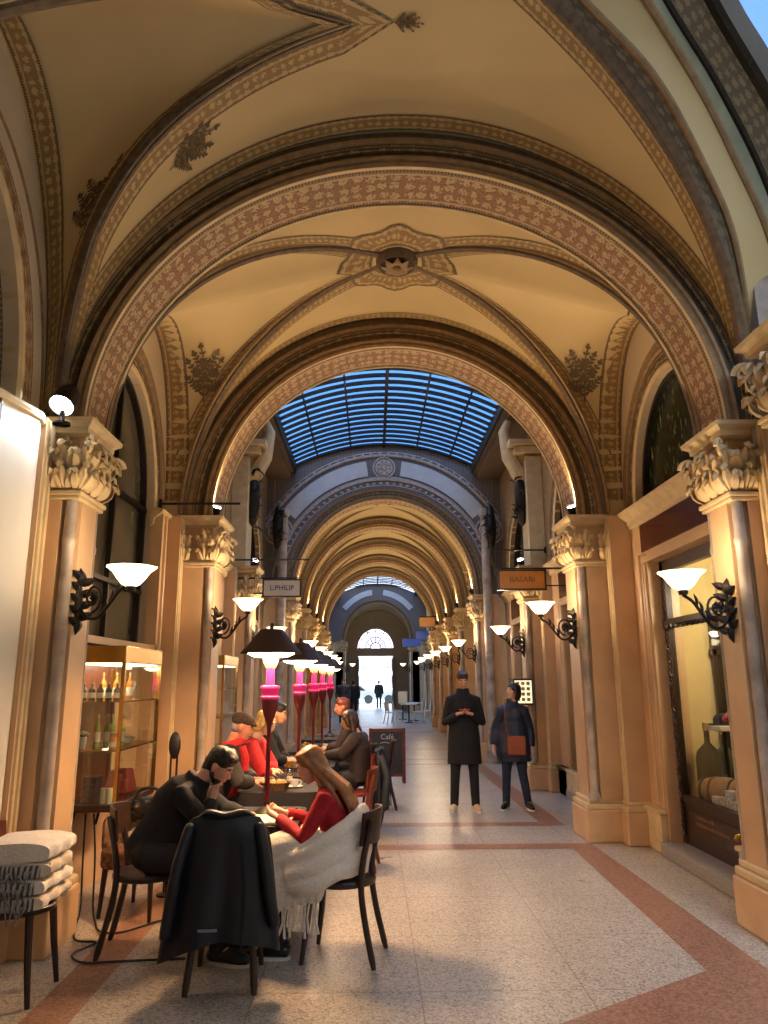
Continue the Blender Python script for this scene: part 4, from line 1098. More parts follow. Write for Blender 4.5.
# ============================================================ OUTSIDE THE STREET DOOR
s = MB(); s.bx(-30, 30, 46.4, 80, -.25, -.02); struct(s.build('ground', plain('pale sunlit paving', rgb(216, 216, 214), .8, var=.04), smooth=False))
bld = thing('street_building', 'pale building with reddish windows across the street, seen through the far doorway', 'building', (0, 74, 0))
m = MB(); m.bx(-14, 14, 0, 6, 0, 14); m.build('facade', plain('pale facade', rgb(240, 238, 234), .8, var=.03), bld, smooth=False)
MT['winred'] = plain('reddish window frame', rgb(196, 130, 126), .6); MT['winblue'] = plain('pale blue window', rgb(150, 196, 206), .3)
for xx in (-6, -3.9, -2.2, -.9, 1.35, 2.6, 4.2, 6):
    for zz in (1.5, 2.9, 6.5, 9.5):
        m = MB(); m.bx(xx - .24, xx + .24, -.06, .02, zz, zz + 1.0); w = m.build('window', 'winred', bld, smooth=False)
        m = MB(); m.bx(xx - .15, xx + .15, -.09, -.05, zz + .12, zz + .85); m.bx(xx - .3, xx + .3, -.12, -.0, zz - .1, zz - .04); m.build('pane', 'winblue', w, smooth=False)
m = MB(); m.bx(-.35, .8, -.08, .02, 1.9, 3.2); m.build('shop_window', 'winblue', bld, smooth=False)
MT['car'] = plain('car paint', rgb(150, 158, 164), .3, .3); MT['tyre'] = plain('tyre', rgb(30, 30, 32), .8)
for cx_, lb in ((-1.9, 'grey parked car seen through the left half of the street doorway'), (2.2, 'grey parked car seen through the right half of the street doorway')):
    c = thing('car', lb, 'car', (cx_, 58.5, -.02))
    m = MB(); pr = [(-2.0, .35), (-2.0, .75), (-1.9, .85), (-1.1, .95), (-.6, 1.38), (.7, 1.4), (1.3, .98), (1.95, .88), (2.05, .7), (2.05, .35)]
    for q in (-1, 1): m.add([(x, q * .8, z) for x, z in pr][::q])
    m.grid([[(x, q * .8, z) for x, z in pr] for q in (-1, 1)], closed=True); m.build('car_body', 'car', c, smooth=False, bevel=.05)
    for q in (-1, 1):
        m = MB(); m.add([(x, q * .806, z) for x, z in ((-.95, .95), (-.55, 1.3), (.62, 1.32), (1.08, .98))]); m.build('side_window', 'glass_dark', c, smooth=False)
        for x in (-1.25, 1.3): m = MB(); m.tube([(x, q * .66, .33), (x, q * .84, .33)], .33, 16); m.build('wheel', 'tyre', c)

# ============================================================ SIGNS
def lettering(txt, size, mat, parent, loc, rot, ext=.004, sx=1):
    cu = bpy.data.curves.new('lettering', 'FONT'); cu.body = txt; cu.size = size; cu.align_x = 'CENTER'; cu.align_y = 'CENTER'; cu.extrude = ext
    o = bpy.data.objects.new('lettering_source', cu); COL.objects.link(o); bpy.context.view_layer.update()
    me = bpy.data.meshes.new_from_object(o.evaluated_get(bpy.context.evaluated_depsgraph_get())); bpy.data.objects.remove(o)
    me.materials.clear(); me.materials.append(MT[mat]); q = bpy.data.objects.new('lettering', me); COL.objects.link(q)
    q.parent = parent; q.location = loc; q.rotation_euler = rot; q.scale = (sx, 1, 1); return q
MT['sign_gold'] = plain('ochre sign board', rgb(196, 128, 48), .45, var=.12); MT['sign_white'] = plain('cream sign board', rgb(216, 204, 186), .5, var=.05)
MT['sign_blue'] = plain('blue sign board', rgb(70, 104, 190), .4)
def hang_sign(loc, w, h, board, txt, tmat, label, side, wallx, frame='wood_dark'):
    a = thing('hanging_sign', label, 'sign', loc)
    m = MB(); m.box((0, 0, 0), (w, .05, h)); m.build('sign_board', board, a, smooth=False)
    m = MB()
    for z in (-h / 2, h / 2): m.box((0, 0, z), (w + .03, .065, .025))
    for x in (-w / 2, w / 2): m.box((x, 0, 0), (.025, .065, h))
    m.build('sign_frame', frame, a, smooth=False)
    m = MB(); X = wallx - loc[0]
    m.tube([(side * w / 2, 0, h * .5 + .03), (X, 0, h * .5 + .03)], .014, 6); m.tube([(side * w / 2, 0, -h * .3), (X, 0, -h * .3)], .01, 6); m.tube([(-side * w * .45, 0, h / 2 + .03), (side * w / 2, 0, h * .5 + .03)], .012, 6)
    m.box((X - side * .02, 0, .03), (.04, .09, h * .9)); m.build('wall_bracket', 'iron', a)
    if txt: lettering(txt, h * .42, tmat, a, (0, -.03, 0), (pi / 2, 0, 0))
    return a
MT['ink'] = plain('dark lettering', rgb(60, 44, 40), .6); MT['bronze_txt'] = plain('brown lettering', rgb(120, 70, 30), .5)
hang_sign((1.86, 10.4, 3.04), .66, .27, 'sign_gold', 'BASARI', 'bronze_txt', 'ochre hanging shop sign with dark frame above the standing couple', 1, 2.62)
hang_sign((-1.72, 11.9, 3.12), .6, .27, 'sign_white', 'L.PHILIP', 'ink', 'cream hanging sign with dark lettering above the left row of table lamps', -1, -2.62)
hang_sign((1.78, 28.0 - .12, 3.8), .6, .36, 'sign_gold', '', 'ink', 'small gold sign by the right foot of the seventh arch', 1, 2.4)
hang_sign((1.5, 34, 3.35), .8, .32, 'sign_blue', '', 'ink', 'lower of the two distant blue hanging signs on the right', 1, 2.6, 'sign_blue')
hang_sign((1.95, 31, 3.5), .8, .3, 'sign_blue', '', 'ink', 'upper of the two distant blue hanging signs on the right', 1, 2.6, 'sign_blue')

# ============================================================ CHAIRS
def make_chair(label, loc, rz, frame='wood_dark', back='wood_dark', seat='wood_dark', group='cafe chairs', h=.86, full=False):
    """bentwood cafe chair facing local +x"""
    a = thing('cafe_chair', label, 'chair', loc, rz, group)
    m = MB(); R = []
    for z, k in ((.425, .97), (.43, 1.0), (.452, 1.01), (.462, .97), (.456, .8), (.453, .001)):
        R.append([(k * (.205 + .012 * cos(2 * t)) * cos(t) * (1.02), k * .205 * sin(t) * (1.03 - .03 * cos(t)), z) for t in [2 * pi * i / 28 for i in range(28)]])
    m.grid(R, closed=True); m.add(R[0][::-1]); m.build('seat', seat, a)
    for x, y in ((.15, .15), (.15, -.15)):
        m = MB(); m.tube([(x, y, .43), (x * 1.12, y * 1.1, .22), (x * 1.3, y * 1.22, 0)], [.023, .02, .014], 8); m.build('leg', frame, a)
    for y in (-.155, .155):
        m = MB(); m.tube(cat([(-.25, y * 1.2, 0), (-.19, y * 1.06, .25), (-.165, y, .44), (-.185, y * .98, .62), (-.235, y * 1.02, h - .04)], 4), [.014] + [.02] * 15 + [.014], 8)
        m.build('leg', frame, a)
    m = MB(); z0 = h - .19 if not full else .5
    rows = []
    for i in range(9):
        t = i / 8 * 2 - 1; y = t * .185; x = -.25 + .07 * t * t
        cr = .015 * (1 - t * t)
        k = (1 - z0 / h) * .09
        rows.append([(x + k + .0, y, z0 - cr * 0), (x, y, h + cr), (x - .016, y, h + cr), (x + k - .016, y, z0)])
    m.grid(rows, closed=True); m.add(rows[0]); m.add(rows[-1][::-1]); m.build('backrest', back, a, bevel=.004)
    return a
make_chair('dark cafe chair in the foreground with a navy coat draped over its back', (-1.1, 4.72, 0), pi / 2 + .05)
make_chair('dark cafe chair carrying the young man in black', (-1.72, 5.22, 0), .1)
make_chair('dark bentwood cafe chair under the woman in red', (-.46, 5.05, 0), radians(168))
make_chair('cafe chair at the lower left corner stacked with folded blankets', (-2.25, 4.52, 0), 0, back='wood_red')
make_chair('red brown cafe chair with open back behind the woman in red', (-.47, 7.25, 0), pi - .1, 'wood_red', 'wood_red', 'wood_red')
MT['red_uph'] = plain('red upholstery', rgb(128, 36, 26), .6)
make_chair('red backed chair under a dark coat beside the menu board', (-.45, 8.7, 0), pi, 'wood_red', 'red_uph', 'red_uph', full=True)
make_chair('cafe chair under the man in the flat cap', (-1.66, 6.72, 0), 0)
make_chair('cafe chair under the blonde guest with pink scarf', (-1.64, 7.5, 0), 0)
make_chair('cafe chair under the dark haired guest on the left side', (-1.62, 8.6, 0), 0)
make_chair('cafe chair under the auburn haired guest at the far tables', (-.46, 9.9, 0), pi)

# ============================================================ TABLES AND CLOTHS
MT['cloth_dark'] = plain('dark tablecloth', rgb(22, 15, 18), .8, var=.2); MT['tabletop'] = plain('pale table top', rgb(196, 178, 150), .4)
def table(loc, w, d, label, cloth=None, rz=0):
    a = thing('cafe_table', label, 'table', loc, rz, 'cafe tables')
    m = MB(); m.box((0, 0, .735), (w, d, .03)); m.build('tabletop', 'tabletop', a, smooth=False, bevel=.01)
    m = MB(); m.lathe([(.22, 0), (.22, .02), (.06, .06), (.035, .12), (.035, .68), (.12, .72)], (0, 0, 0), 16); m.build('pedestal', 'iron', a)
    if cloth:
        m = MB(); rows = []; n = 80
        for j, (z, k) in enumerate(((.752, .0), (.752, .97), (.748, 1.0), (.7, 1.01), (.5, 1.03), (.28, 1.07))):
            row = []
            for i in range(n):
                t = 2 * pi * i / n; c_, s_ = cos(t), sin(t); q = (abs(c_) ** 12 + abs(s_) ** 12) ** (-1 / 12)
                rp_ = 1 + (.03 * sin(11 * t) + .02 * sin(17 * t + 1)) * max(0, (.72 - z)) * 2
                row.append(((w / 2 + .03) * q * c_ * k * rp_, (d / 2 + .03) * q * s_ * k * rp_, z + .002))
            rows.append(row)
        m.grid(rows, closed=True); o = m.build('tablecloth', 'cloth_dark', loc=loc); o.rotation_euler = (0, 0, rz); tag(o, cloth, 'tablecloth')
    return a
table((-1.08, 5.42, 0), .62, .72, 'nearest cafe table between the young man and the woman in red', 'dark cloth hanging from the nearest cafe table')
table((-1.05, 7.2, 0), .66, 1.3, 'second cafe table, beside the man in the flat cap', 'dark cloth on the second cafe table')
table((-1.04, 9.0, 0), .66, 1.3, 'third cafe table, between the brown haired woman and the left pilaster', 'dark cloth on the third cafe table')
table((-1.04, 10.8, 0), .66, 1.3, 'fourth cafe table, in front of the farthest heat lamps', 'dark cloth on the fourth cafe table')
table((-1.04, 12.7, 0), .66, 1.0, 'farthest cafe table on the left, near the menu board', 'dark cloth on the farthest cafe table')

# ============================================================ HEAT LAMPS
MT['lamp_red'] = plain('dark red lacquered pole', rgb(92, 14, 24), .3, var=.1); MT['hood'] = plain('brown metal hood', rgb(58, 36, 30), .45, .3)
MT['magenta'] = emit('glowing magenta tube', (1, .02, .2, 1), .2, rgb(170, 16, 80)); MT['hood_glow'] = emit('lamp underside', (1, .8, .5, 1), 8)
def heat_lamp(loc, label, power, rim=1.86, parts=True):
    a = thing('table_lamp', label, 'lamp', loc, 0, 'tall table lamps with magenta glow'); z = loc[2]; H = rim - z
    m = MB(); m.lathe([(.001, 0), (.09, 0), (.095, .012), (.07, .03), (.03, .05), (.022, .08)], (0, 0, 0), 18); m.build('base', 'iron', a)
    m = MB(); m.lathe([(.022, .05), (.017, .1), (.015, H - .55), (.018, H - .52), (.055, H - .4), (.06, H - .34), (.058, H - .33)], (0, 0, 0), 14); m.build('pole', 'lamp_red', a)
    m = MB(); m.lathe([(.05, H - .335), (.066, H - .33), (.07, H - .315), (.056, H - .305), (.06, H - .27), (.07, H - .255), (.068, H - .24), (.03, H - .235)], (0, 0, 0), 18); m.build('glow_collar', 'magenta', a)
    m = MB(); m.lathe([(.032, H - .24), (.03, H - .12), (.034, H - .11)], (0, 0, 0), 12); m.build('glow_tube', 'magenta', a)
    m = MB(); m.lathe([(.034, H - .115), (.05, H - .08), (.06, H - .03), (.05, H + .0)], (0, 0, 0), 14); m.build('lamp_holder', 'mould_dark', a)
    m = MB(); m.lathe([(.225, -.008), (.215, .004), (.14, .09), (.095, .15), (.08, .165), (.015, .17), (.012, .21), (.001, .215)], (0, 0, H), 28); m.lathe([(.222, -.01), (.205, -.0), (.12, .08)], (0, 0, H), 28); m.build('lamp_shade', 'hood', a)
    m = MB(); m.lathe([(.001, .0), (.13, .0), (.165, -.012), (.17, -.022), (.12, -.045), (.001, -.05)], (0, 0, H + .01), 24); m.build('diffuser', 'hood_glow', a)
    dl = light('AREA', 'table_lamp_light', Vector(loc) + Vector((0, 0, H - .045)), power * .42, (1, .6, .3), .3, Vector(loc)); dl.data.shape = 'DISK'
    return a
heat_lamp((-1.0, 5.5, .755), 'largest and nearest of the row of brown hooded table lamps with magenta collar', 95)
heat_lamp((-.98, 7.5, .755), 'second brown hooded table lamp, directly behind the nearest one', 70)
heat_lamp((-.98, 9.3, .755), 'third brown hooded table lamp along the row of tables', 26)
heat_lamp((-.98, 10.9, .755), 'fourth brown hooded table lamp along the row of tables', 26)
heat_lamp((-.98, 12.9, .755), 'farthest brown hooded table lamp, above the last cafe table', 26)

# ============================================================ THINGS ON THE TABLES
MT['paper'] = plain('cream paper', rgb(240, 226, 190), .7, var=.03); MT['paper_y'] = plain('yellow card', rgb(236, 206, 120), .6, var=.04)
MT['china'] = plain('white china', rgb(232, 226, 214), .2, var=.02); MT['phone'] = plain('phone black', rgb(18, 18, 22), .15); MT['clear'] = glassm('drinking glass', (.92, .95, .93, 1), .12)
MT['tea'] = plain('amber drink', rgb(186, 110, 30), .15); MT['skin_r'] = plain('fair skin', rgb(214, 158, 128), .55, var=.05)
def slab(name, mat, loc, w, d, h, rz, label, cat_, group=None, curl=0):
    m = MB(); rows = []
    for i in range(9):
        t = i / 8 - .5; z = curl * (abs(t) * 2) ** 2
        rows.append([(t * w, -d / 2, z), (t * w, d / 2, z), (t * w, d / 2, z + h), (t * w, -d / 2, z + h)])
    m.grid(rows, closed=True); m.add(rows[0]); m.add(rows[-1][::-1]); o = m.build(name, mat, smooth=False, loc=loc); o.rotation_euler = (0, 0, rz); return tag(o, label, cat_, group)
slab('menu_sheet', 'paper_y', (-1.13, 5.33, .757), .3, .26, .004, .25, 'yellowish open menu lying by the young man', 'menu', curl=.004)
slab('menu_sheet', 'paper', (-.9, 5.2, .757), .22, .28, .008, -.2, 'cream menu lying open in front of the woman in red', 'menu', curl=.01)
slab('napkin', 'paper', (-1.28, 5.16, .757), .14, .12, .006, .6, 'small white napkin at the front left edge of the nearest table', 'napkin')
slab('mobile_phone', 'phone', (-.86, 5.38, .8), .16, .075, .009, -.5, 'black phone in the hand of the woman in red', 'phone')
slab('mobile_phone', 'phone', (-1.2, 5.2, .757), .14, .07, .009, .9, 'black phone lying beside the napkin', 'phone')
def tumbler(loc, label, r=.033, h=.1, drink=None, group='glasses on the cafe tables'):
    a = thing('drinking_glass', label, 'glass', loc, 0, group)
    m = MB(); m.lathe([(.001, .004), (r * .85, .004), (r, h), (r * .93, h), (r * .78, .012), (.001, .012)], (0, 0, 0), 14); m.build('glass_body', 'clear', a)
    if drink: m = MB(); m.lathe([(.001, .013), (r * .76, .013), (r * .85, h * .65), (.001, h * .65)], (0, 0, 0), 14); m.build('drink', drink, a)
    return a
def cup(loc, label, group='cups on the cafe tables'):
    a = thing('coffee_cup', label, 'cup', loc, 0, group)
    m = MB(); m.lathe([(.001, .0), (.04, 0), (.075, .012), (.07, .014), (.03, .006), (.001, .006)], (0, 0, 0), 18); m.build('saucer', 'china', a)
    m = MB(); m.lathe([(.02, .008), (.032, .03), (.042, .065), (.039, .065), (.028, .03), (.001, .02)], (0, 0, 0), 16); m.tube([(.04 + .018 * sin(t), 0, .042 + .018 * cos(t)) for t in [pi * i / 6 for i in range(7)]], .004, 5); m.build('cup', 'china', a)
    return a
rr_ = random.Random(11)
WH = [('near', 'man in the flat cap', 7.2), ('far', 'blonde guest', 7.2), ]
spots = [(-1.16, 6.72, 't', 'front corner of the second table'), (-.94, 6.8, 'c', 'front edge of second table'), (-.86, 7.05, 't', 'right edge of the second table'), (-1.2, 7.0, 'c', 'left edge of second table'), (-1.1, 7.3, 't', 'centre of the second table'), (-.86, 7.4, 'c', 'far right of second table'), (-1.2, 7.55, 't', 'far left of the second table'),
         (-1.2, 8.5, 'c', 'front left of the third table'), (-.9, 8.55, 't', 'front right of the third table'), (-1.1, 8.9, 't', 'middle of the third table'), (-.86, 9.3, 'c', 'far right of the third table'), (-1.15, 10.4, 't', 'front left of the fourth table'), (-.9, 10.5, 'c', 'front right of the fourth table')]
for x, y, k, wh in spots:
    if k == 't': tumbler((x, y, .755), 'small drinking glass at the ' + wh, drink='tea' if rr_.random() < .5 else None)
    else: cup((x, y, .755), 'white cup on a saucer at the ' + wh)
def candle(loc, label):
    a = thing('table_lantern', label, 'lantern', loc)
    m = MB(); m.lathe([(.03, 0), (.045, .0), (.045, .015), (.04, .02), (.045, .13), (.03, .15)], (0, 0, 0), 14); m.build('glass_body', 'clear', a)
    m = MB(); m.lathe([(.03, .15), (.05, .155), (.02, .2), (.001, .2)], (0, 0, 0), 14); m.build('lid', 'brass', a); m = MB(); m.lathe([(.001, .02), (.025, .02), (.025, .07), (.001, .075)], (0, 0, 0), 12); m.build('candle', 'paper', a)
candle((-1.0, 6.95, .755), 'small glass lantern with brass lid on the second table'); candle((-1.05, 9.12, .755), 'small glass lantern with brass lid on the third table')
a = thing('bread_basket', 'wicker basket on the front of the second table', 'basket', (-1.07, 6.63, .755))
m = MB(); m.lathe([(.06, 0), (.085, .06), (.09, .065), (.08, .06), (.055, .01), (.001, .01)], (0, 0, 0), 20, sx=1.3); m.build('basket_body', plain('wicker', rgb(120, 84, 48), .8, var=.4, scale=60), a)
m = MB()
for k in range(5): m.ball((.05 * cos(k * 1.3), .04 * sin(k * 1.3), .06), (.035, .03, .028), 8)
m.build('bread', plain('bread crust', rgb(206, 160, 96), .8, var=.2, scale=20), a)

# ============================================================ DISPLAY CABINET
def cabinet(loc, label, fill=True, w=.42, d=1.0, h=1.19):
    a = thing('display_cabinet', label, 'display cabinet', loc)   # origin: wall side near corner bottom; x to hall, y away
    for x in (.015, w - .015):
        for y in (.015, d - .015): m = MB(); m.box((x, y, h / 2), (.028, .028, h)); m.build('corner_post', 'brass', a, smooth=False)
    m = MB(); m.bx(0, w, -.004, d + .004, h - .13, h); m.build('crown_band', 'brass', a, smooth=False, bevel=.006)
    m = MB(); m.bx(0, w, 0, d, -.03, .02); m.build('cabinet_base', 'wood_dark', a, smooth=False, bevel=.005)
    m = MB(); m.bx(-.02, .0, 0, d, 0, h - .1); m.build('back_panel', 'wood_red', a, smooth=False)
    for z in (.40, .76):
        m = MB(); m.bx(.01, w - .01, .01, d - .01, z, z + .012); m.build('shelf', 'brass', a, smooth=False)
    m = MB(); m.bx(w - .008, w - .004, .03, d - .03, .02, h - .13); m.bx(.03, w - .03, .004, .008, .02, h - .13); m.build('glass_pane', 'clear', a, smooth=False)
    m = MB(); m.bx(.03, w - .03, .04, d - .04, h - .14, h - .132); m.build('light_strip', emit('cabinet light', (1, .85, .55, 1), 5), a, smooth=False)
    for dz in (-.3,):
        m = MB(); m.tube([(.05, .2, -.03), (.0, .2, -.25)], .012, 6); m.tube([(.05, d - .2, -.03), (.0, d - .2, -.25)], .012, 6); m.build('wall_bracket', 'iron', a)
    return a
CL = Vector((-2.59, 5.86, .74))
cabinet(CL, 'brass topped glass display cabinet on the left wall filled with bottles and boxes')
MT['b_dark'] = plain('dark bottle', rgb(40, 14, 24), .12); MT['b_green'] = plain('green bottle', rgb(150, 170, 70), .12); MT['b_amber'] = plain('amber jar', rgb(214, 130, 40), .15)
MT['label_w'] = plain('white label', rgb(232, 224, 206), .6); MT['navy_box'] = plain('navy box', rgb(30, 38, 62), .5); MT['cork'] = plain('cap', rgb(190, 160, 110), .5)
def bottle(loc, label, r, h, mat, group, lab=True, neck=.35):
    a = thing('bottle', label, 'bottle', loc, 0, group)
    m = MB(); m.lathe([(.001, 0), (r, 0), (r, h * .55), (r * .85, h * .64), (r * neck, h * .75), (r * neck, h * .93), (r * neck * 1.1, h * .93), (r * neck * 1.1, h * .97)], (0, 0, 0), 14); m.build('bottle_body', mat, a)
    m = MB(); m.lathe([(r * neck * 1.2, h * .9), (r * neck * 1.2, h), (.001, h)], (0, 0, 0), 12); m.build('cap', 'cork', a)
    if lab: m = MB(); m.lathe([(r * 1.02, h * .15), (r * 1.02, h * .45)], (0, 0, 0), 14); m.build('label', 'label_w', a)
    return a
ordn = ['leftmost', 'second from the left', 'middle', 'second from the right', 'rightmost']
for k in range(5): bottle(CL + Vector((.08 + .065 * k, .09, .772)), 'dark white-labelled bottle on the cabinet upper shelf, %s in front' % ordn[k], .026, .14, 'b_dark', 'dark bottles in the display cabinet')
for k in range(4): bottle(CL + Vector((.13 + .06 * k, .32 + .05 * (k % 2), .412)), 'slim green bottle on the cabinet middle shelf, %s of four' % ['first from the left', 'second from the left', 'third from the left', 'last on the right'][k], .024, .25, 'b_green', 'green bottles in the display cabinet', neck=.4)
for k in range(3): bottle(CL + Vector((.1 + .11 * k, .45, .772)), 'taller pale bottle behind the dark ones on the cabinet upper shelf, %s' % ['left one', 'centre one', 'right one'][k], .028, .22, 'b_amber', 'tall bottles in the display cabinet', neck=.3)
bottle(CL + Vector((.33, .12, .412)), 'squat amber jar at the right of the cabinet middle shelf', .035, .12, 'b_amber', None, True, .8)
a = thing('flower_pot', 'small vase of white flowers at the left of the cabinet middle shelf', 'flowers', CL + Vector((.09, .12, .412)))
m = MB(); m.lathe([(.001, 0), (.025, 0), (.035, .09), (.03, .09), (.001, .08)], (0, 0, 0), 14); m.build('vase', 'china', a)
m = MB()
for k in range(14):
    t = k * 2.4; r = .012 * sqrt(k); m.ball((r * cos(t), r * sin(t), .13 - r * .4), (.014, .014, .012), 6)
m.build('blossom', 'label_w', a)
m = MB()
for k in range(8): m.leaf((0, 0, .08), (.05 * cos(k), .05 * sin(k), .12), .02, .01)
m.build('foliage', plain('leaf green', rgb(80, 100, 50), .6), a)
for k in range(4):
    m = MB(); m.box((0, 0, .024), (.1, .14, .046)); o = m.build('gift_box', 'navy_box', smooth=False, bevel=.003, loc=CL + Vector((.19 + .004 * (k % 2), .12, .0205 + .048 * k))); tag(o, 'flat navy box in the cabinet bottom stack, %s' % ['lowest', 'second from the bottom', 'second from the top', 'topmost'][k], 'box', 'navy boxes in the display cabinet')
for k in range(2):
    m = MB(); m.lathe([(.001, 0), (.022, 0), (.022, .11), (.001, .112)], (0, 0, 0), 12); o = m.build('candle', 'paper', loc=CL + Vector((.29 + .05 * k, .09, .021))); tag(o, '%s of two cream candles at the cabinet bottom' % ['left', 'right'][k], 'candle', 'candles in the cabinet')
m = MB(); m.box((0, 0, .09), (.2, .28, .18), taper=.7); o = m.build('gift_bag', plain('red bag', rgb(150, 46, 34), .6), smooth=False, bevel=.01, loc=CL + Vector((.22, .7, .021))); tag(o, 'dark red box behind the glass at the hall side of the cabinet', 'box')
m = MB(); m.lathe([(.001, 0), (.06, 0), (.1, .05), (.095, .05), (.05, .008), (.001, .008)], (0, 0, 0), 20); o = m.build('bowl', 'china', loc=CL + Vector((.22, .7, .413))); tag(o, 'white bowl on the middle shelf at the hall side of the cabinet', 'bowl')
m = MB(); m.lathe([(.001, 0), (.02, 0), (.006, .01), (.006, .06), (.03, .11), (.03, .15), (.027, .15), (.001, .07)], (0, 0, 0), 14); o = m.build('goblet', 'clear', loc=CL + Vector((.3, .62, .772))); tag(o, 'stemmed glass on the upper shelf at the hall side of the cabinet', 'glass')
c2 = cabinet((-2.59, 9.75, .8), 'second brass framed display case far down the left wall behind the lamps')
light('POINT', 'cabinet_light', CL + Vector((.26, .2, 1.05)), 1.6, (1, .8, .5), .04)
light('POINT', 'cabinet_light', CL + Vector((.26, .15, .4)), .5, (1, .8, .5), .03)
# cords
for pts, lb in (([(-2.4, 5.9, .7), (-2.38, 5.86, .4), (-2.33, 5.75, .1), (-2.3, 5.6, .012), (-2.2, 5.35, .012), (-2.05, 5.3, .012), (-2.12, 5.1, .012), (-2.0, 4.95, .012), (-1.75, 4.97, .012), (-1.4, 5.0, .012)], 'black cord looping from the cabinet onto the floor towards the cafe chairs'),
                ([(-2.34, 5.9, .7), (-2.3, 5.88, .4), (-2.26, 5.8, .1), (-2.2, 5.7, .012), (-2.1, 5.52, .012), (-1.95, 5.5, .012), (-1.75, 5.75, .012), (-1.6, 5.8, .012)], 'shorter black cord curling from the cabinet behind the young man')):
    m = MB(); m.tube(cat(pts, 6), .007, 6); tag(m.build('cord', 'black'), lb, 'cord')

# ============================================================ BLANKETS
MT['wool_cream'] = plain('cream wool', rgb(240, 228, 212), .95, var=.06, scale=60, bump=.5); MT['wool_beige'] = plain('beige wool', rgb(226, 208, 186), .95, var=.06, scale=60, bump=.5)
def check_mat():
    m, t, b = newmat('grey checked wool'); tc = N(t, 'ShaderNodeTexCoord'); w = N(t, 'ShaderNodeTexWave'); w.inputs['Scale'].default_value = 12; w.inputs['Distortion'].default_value = 4
    t.links.new(tc.outputs['Object'], w.inputs[0]); t.links.new(mixc(t, w.outputs['Fac'], rgb(40, 38, 40), rgb(176, 170, 164)), b.inputs['Base Color']); b.inputs['Roughness'].default_value = .95; return m
MT['wool_grey'] = check_mat(); MT['fringe_pale'] = plain('pale grey fringe', rgb(150, 146, 142), .9, var=.4, scale=90)
def folded(loc, w, d, h, mat, label, rz=0, fringe=True, seed=0):
    a = thing('folded_blanket', label, 'blanket', loc, rz, 'folded blankets on the chair'); rnd = random.Random(seed)
    m = MB(); rows = []
    for i in range(13):
        y = -d / 2 + d * i / 12; e = .012 * sin(i * 1.3 + seed); row = []
        for k in range(24):
            t = 2 * pi * k / 24; c_, s_ = cos(t), sin(t); q = (abs(c_) ** 5 + abs(s_) ** 5) ** (-1 / 5)
            row.append((q * c_ * w / 2 + e, y, h / 2 + q * s_ * h / 2 * (1 - .1 * sin(i + k)) * .96 + .004 * sin(i * 2 + seed)))
        rows.append(row)
    m.grid(rows, closed=True); m.add(rows[0]); m.add(rows[-1][::-1]); m.build('blanket_body', mat, a, sub=1)
    if fringe:
        m = MB()
        m.grid([[(-w * .5, -d / 2 - .012, z), (w * .2, -d / 2 - .02, z), (w * .36, -d / 2 + .0, z), (w * .44, -d / 2 + .06, z)] for z in (h * .1, h * .35, h * .65, h * .9)]); m.build('checked_end', 'wool_grey', a, solid=.03)
        m = MB()
        for k in range(22):
            x = -w * .48 + w * .8 * k / 21; l = rnd.uniform(.04, .085); y1 = -d / 2 - rnd.uniform(.035, .05); m.tube(cat([(x, -d / 2 - .02, h * rnd.uniform(.3, .8)), (x + rnd.uniform(-.015, .015), y1, h * .35), (x + rnd.uniform(-.03, .03), y1, h * .4 - l)], 3), .004, 5)
        m.build('fringe', 'fringe_pale', a)
    return a
z = .463
for k, (hh, mt, lb) in enumerate(((.075, 'wool_beige', 'lowest folded blanket of the pile, with grey fringed end'), (.08, 'wool_cream', 'second folded blanket from the bottom of the pile'), (.08, 'wool_beige', 'third folded blanket of the pile, just under the top one'), (.1, 'wool_cream', 'topmost thick cream blanket of the pile on the corner chair'))):
    folded((-2.25 + .01 * k, 4.52, z), .46 - .01 * k, .42 - .02 * k, hh, mt, lb, .03 * (-1) ** k, k < 3, k); z += hh

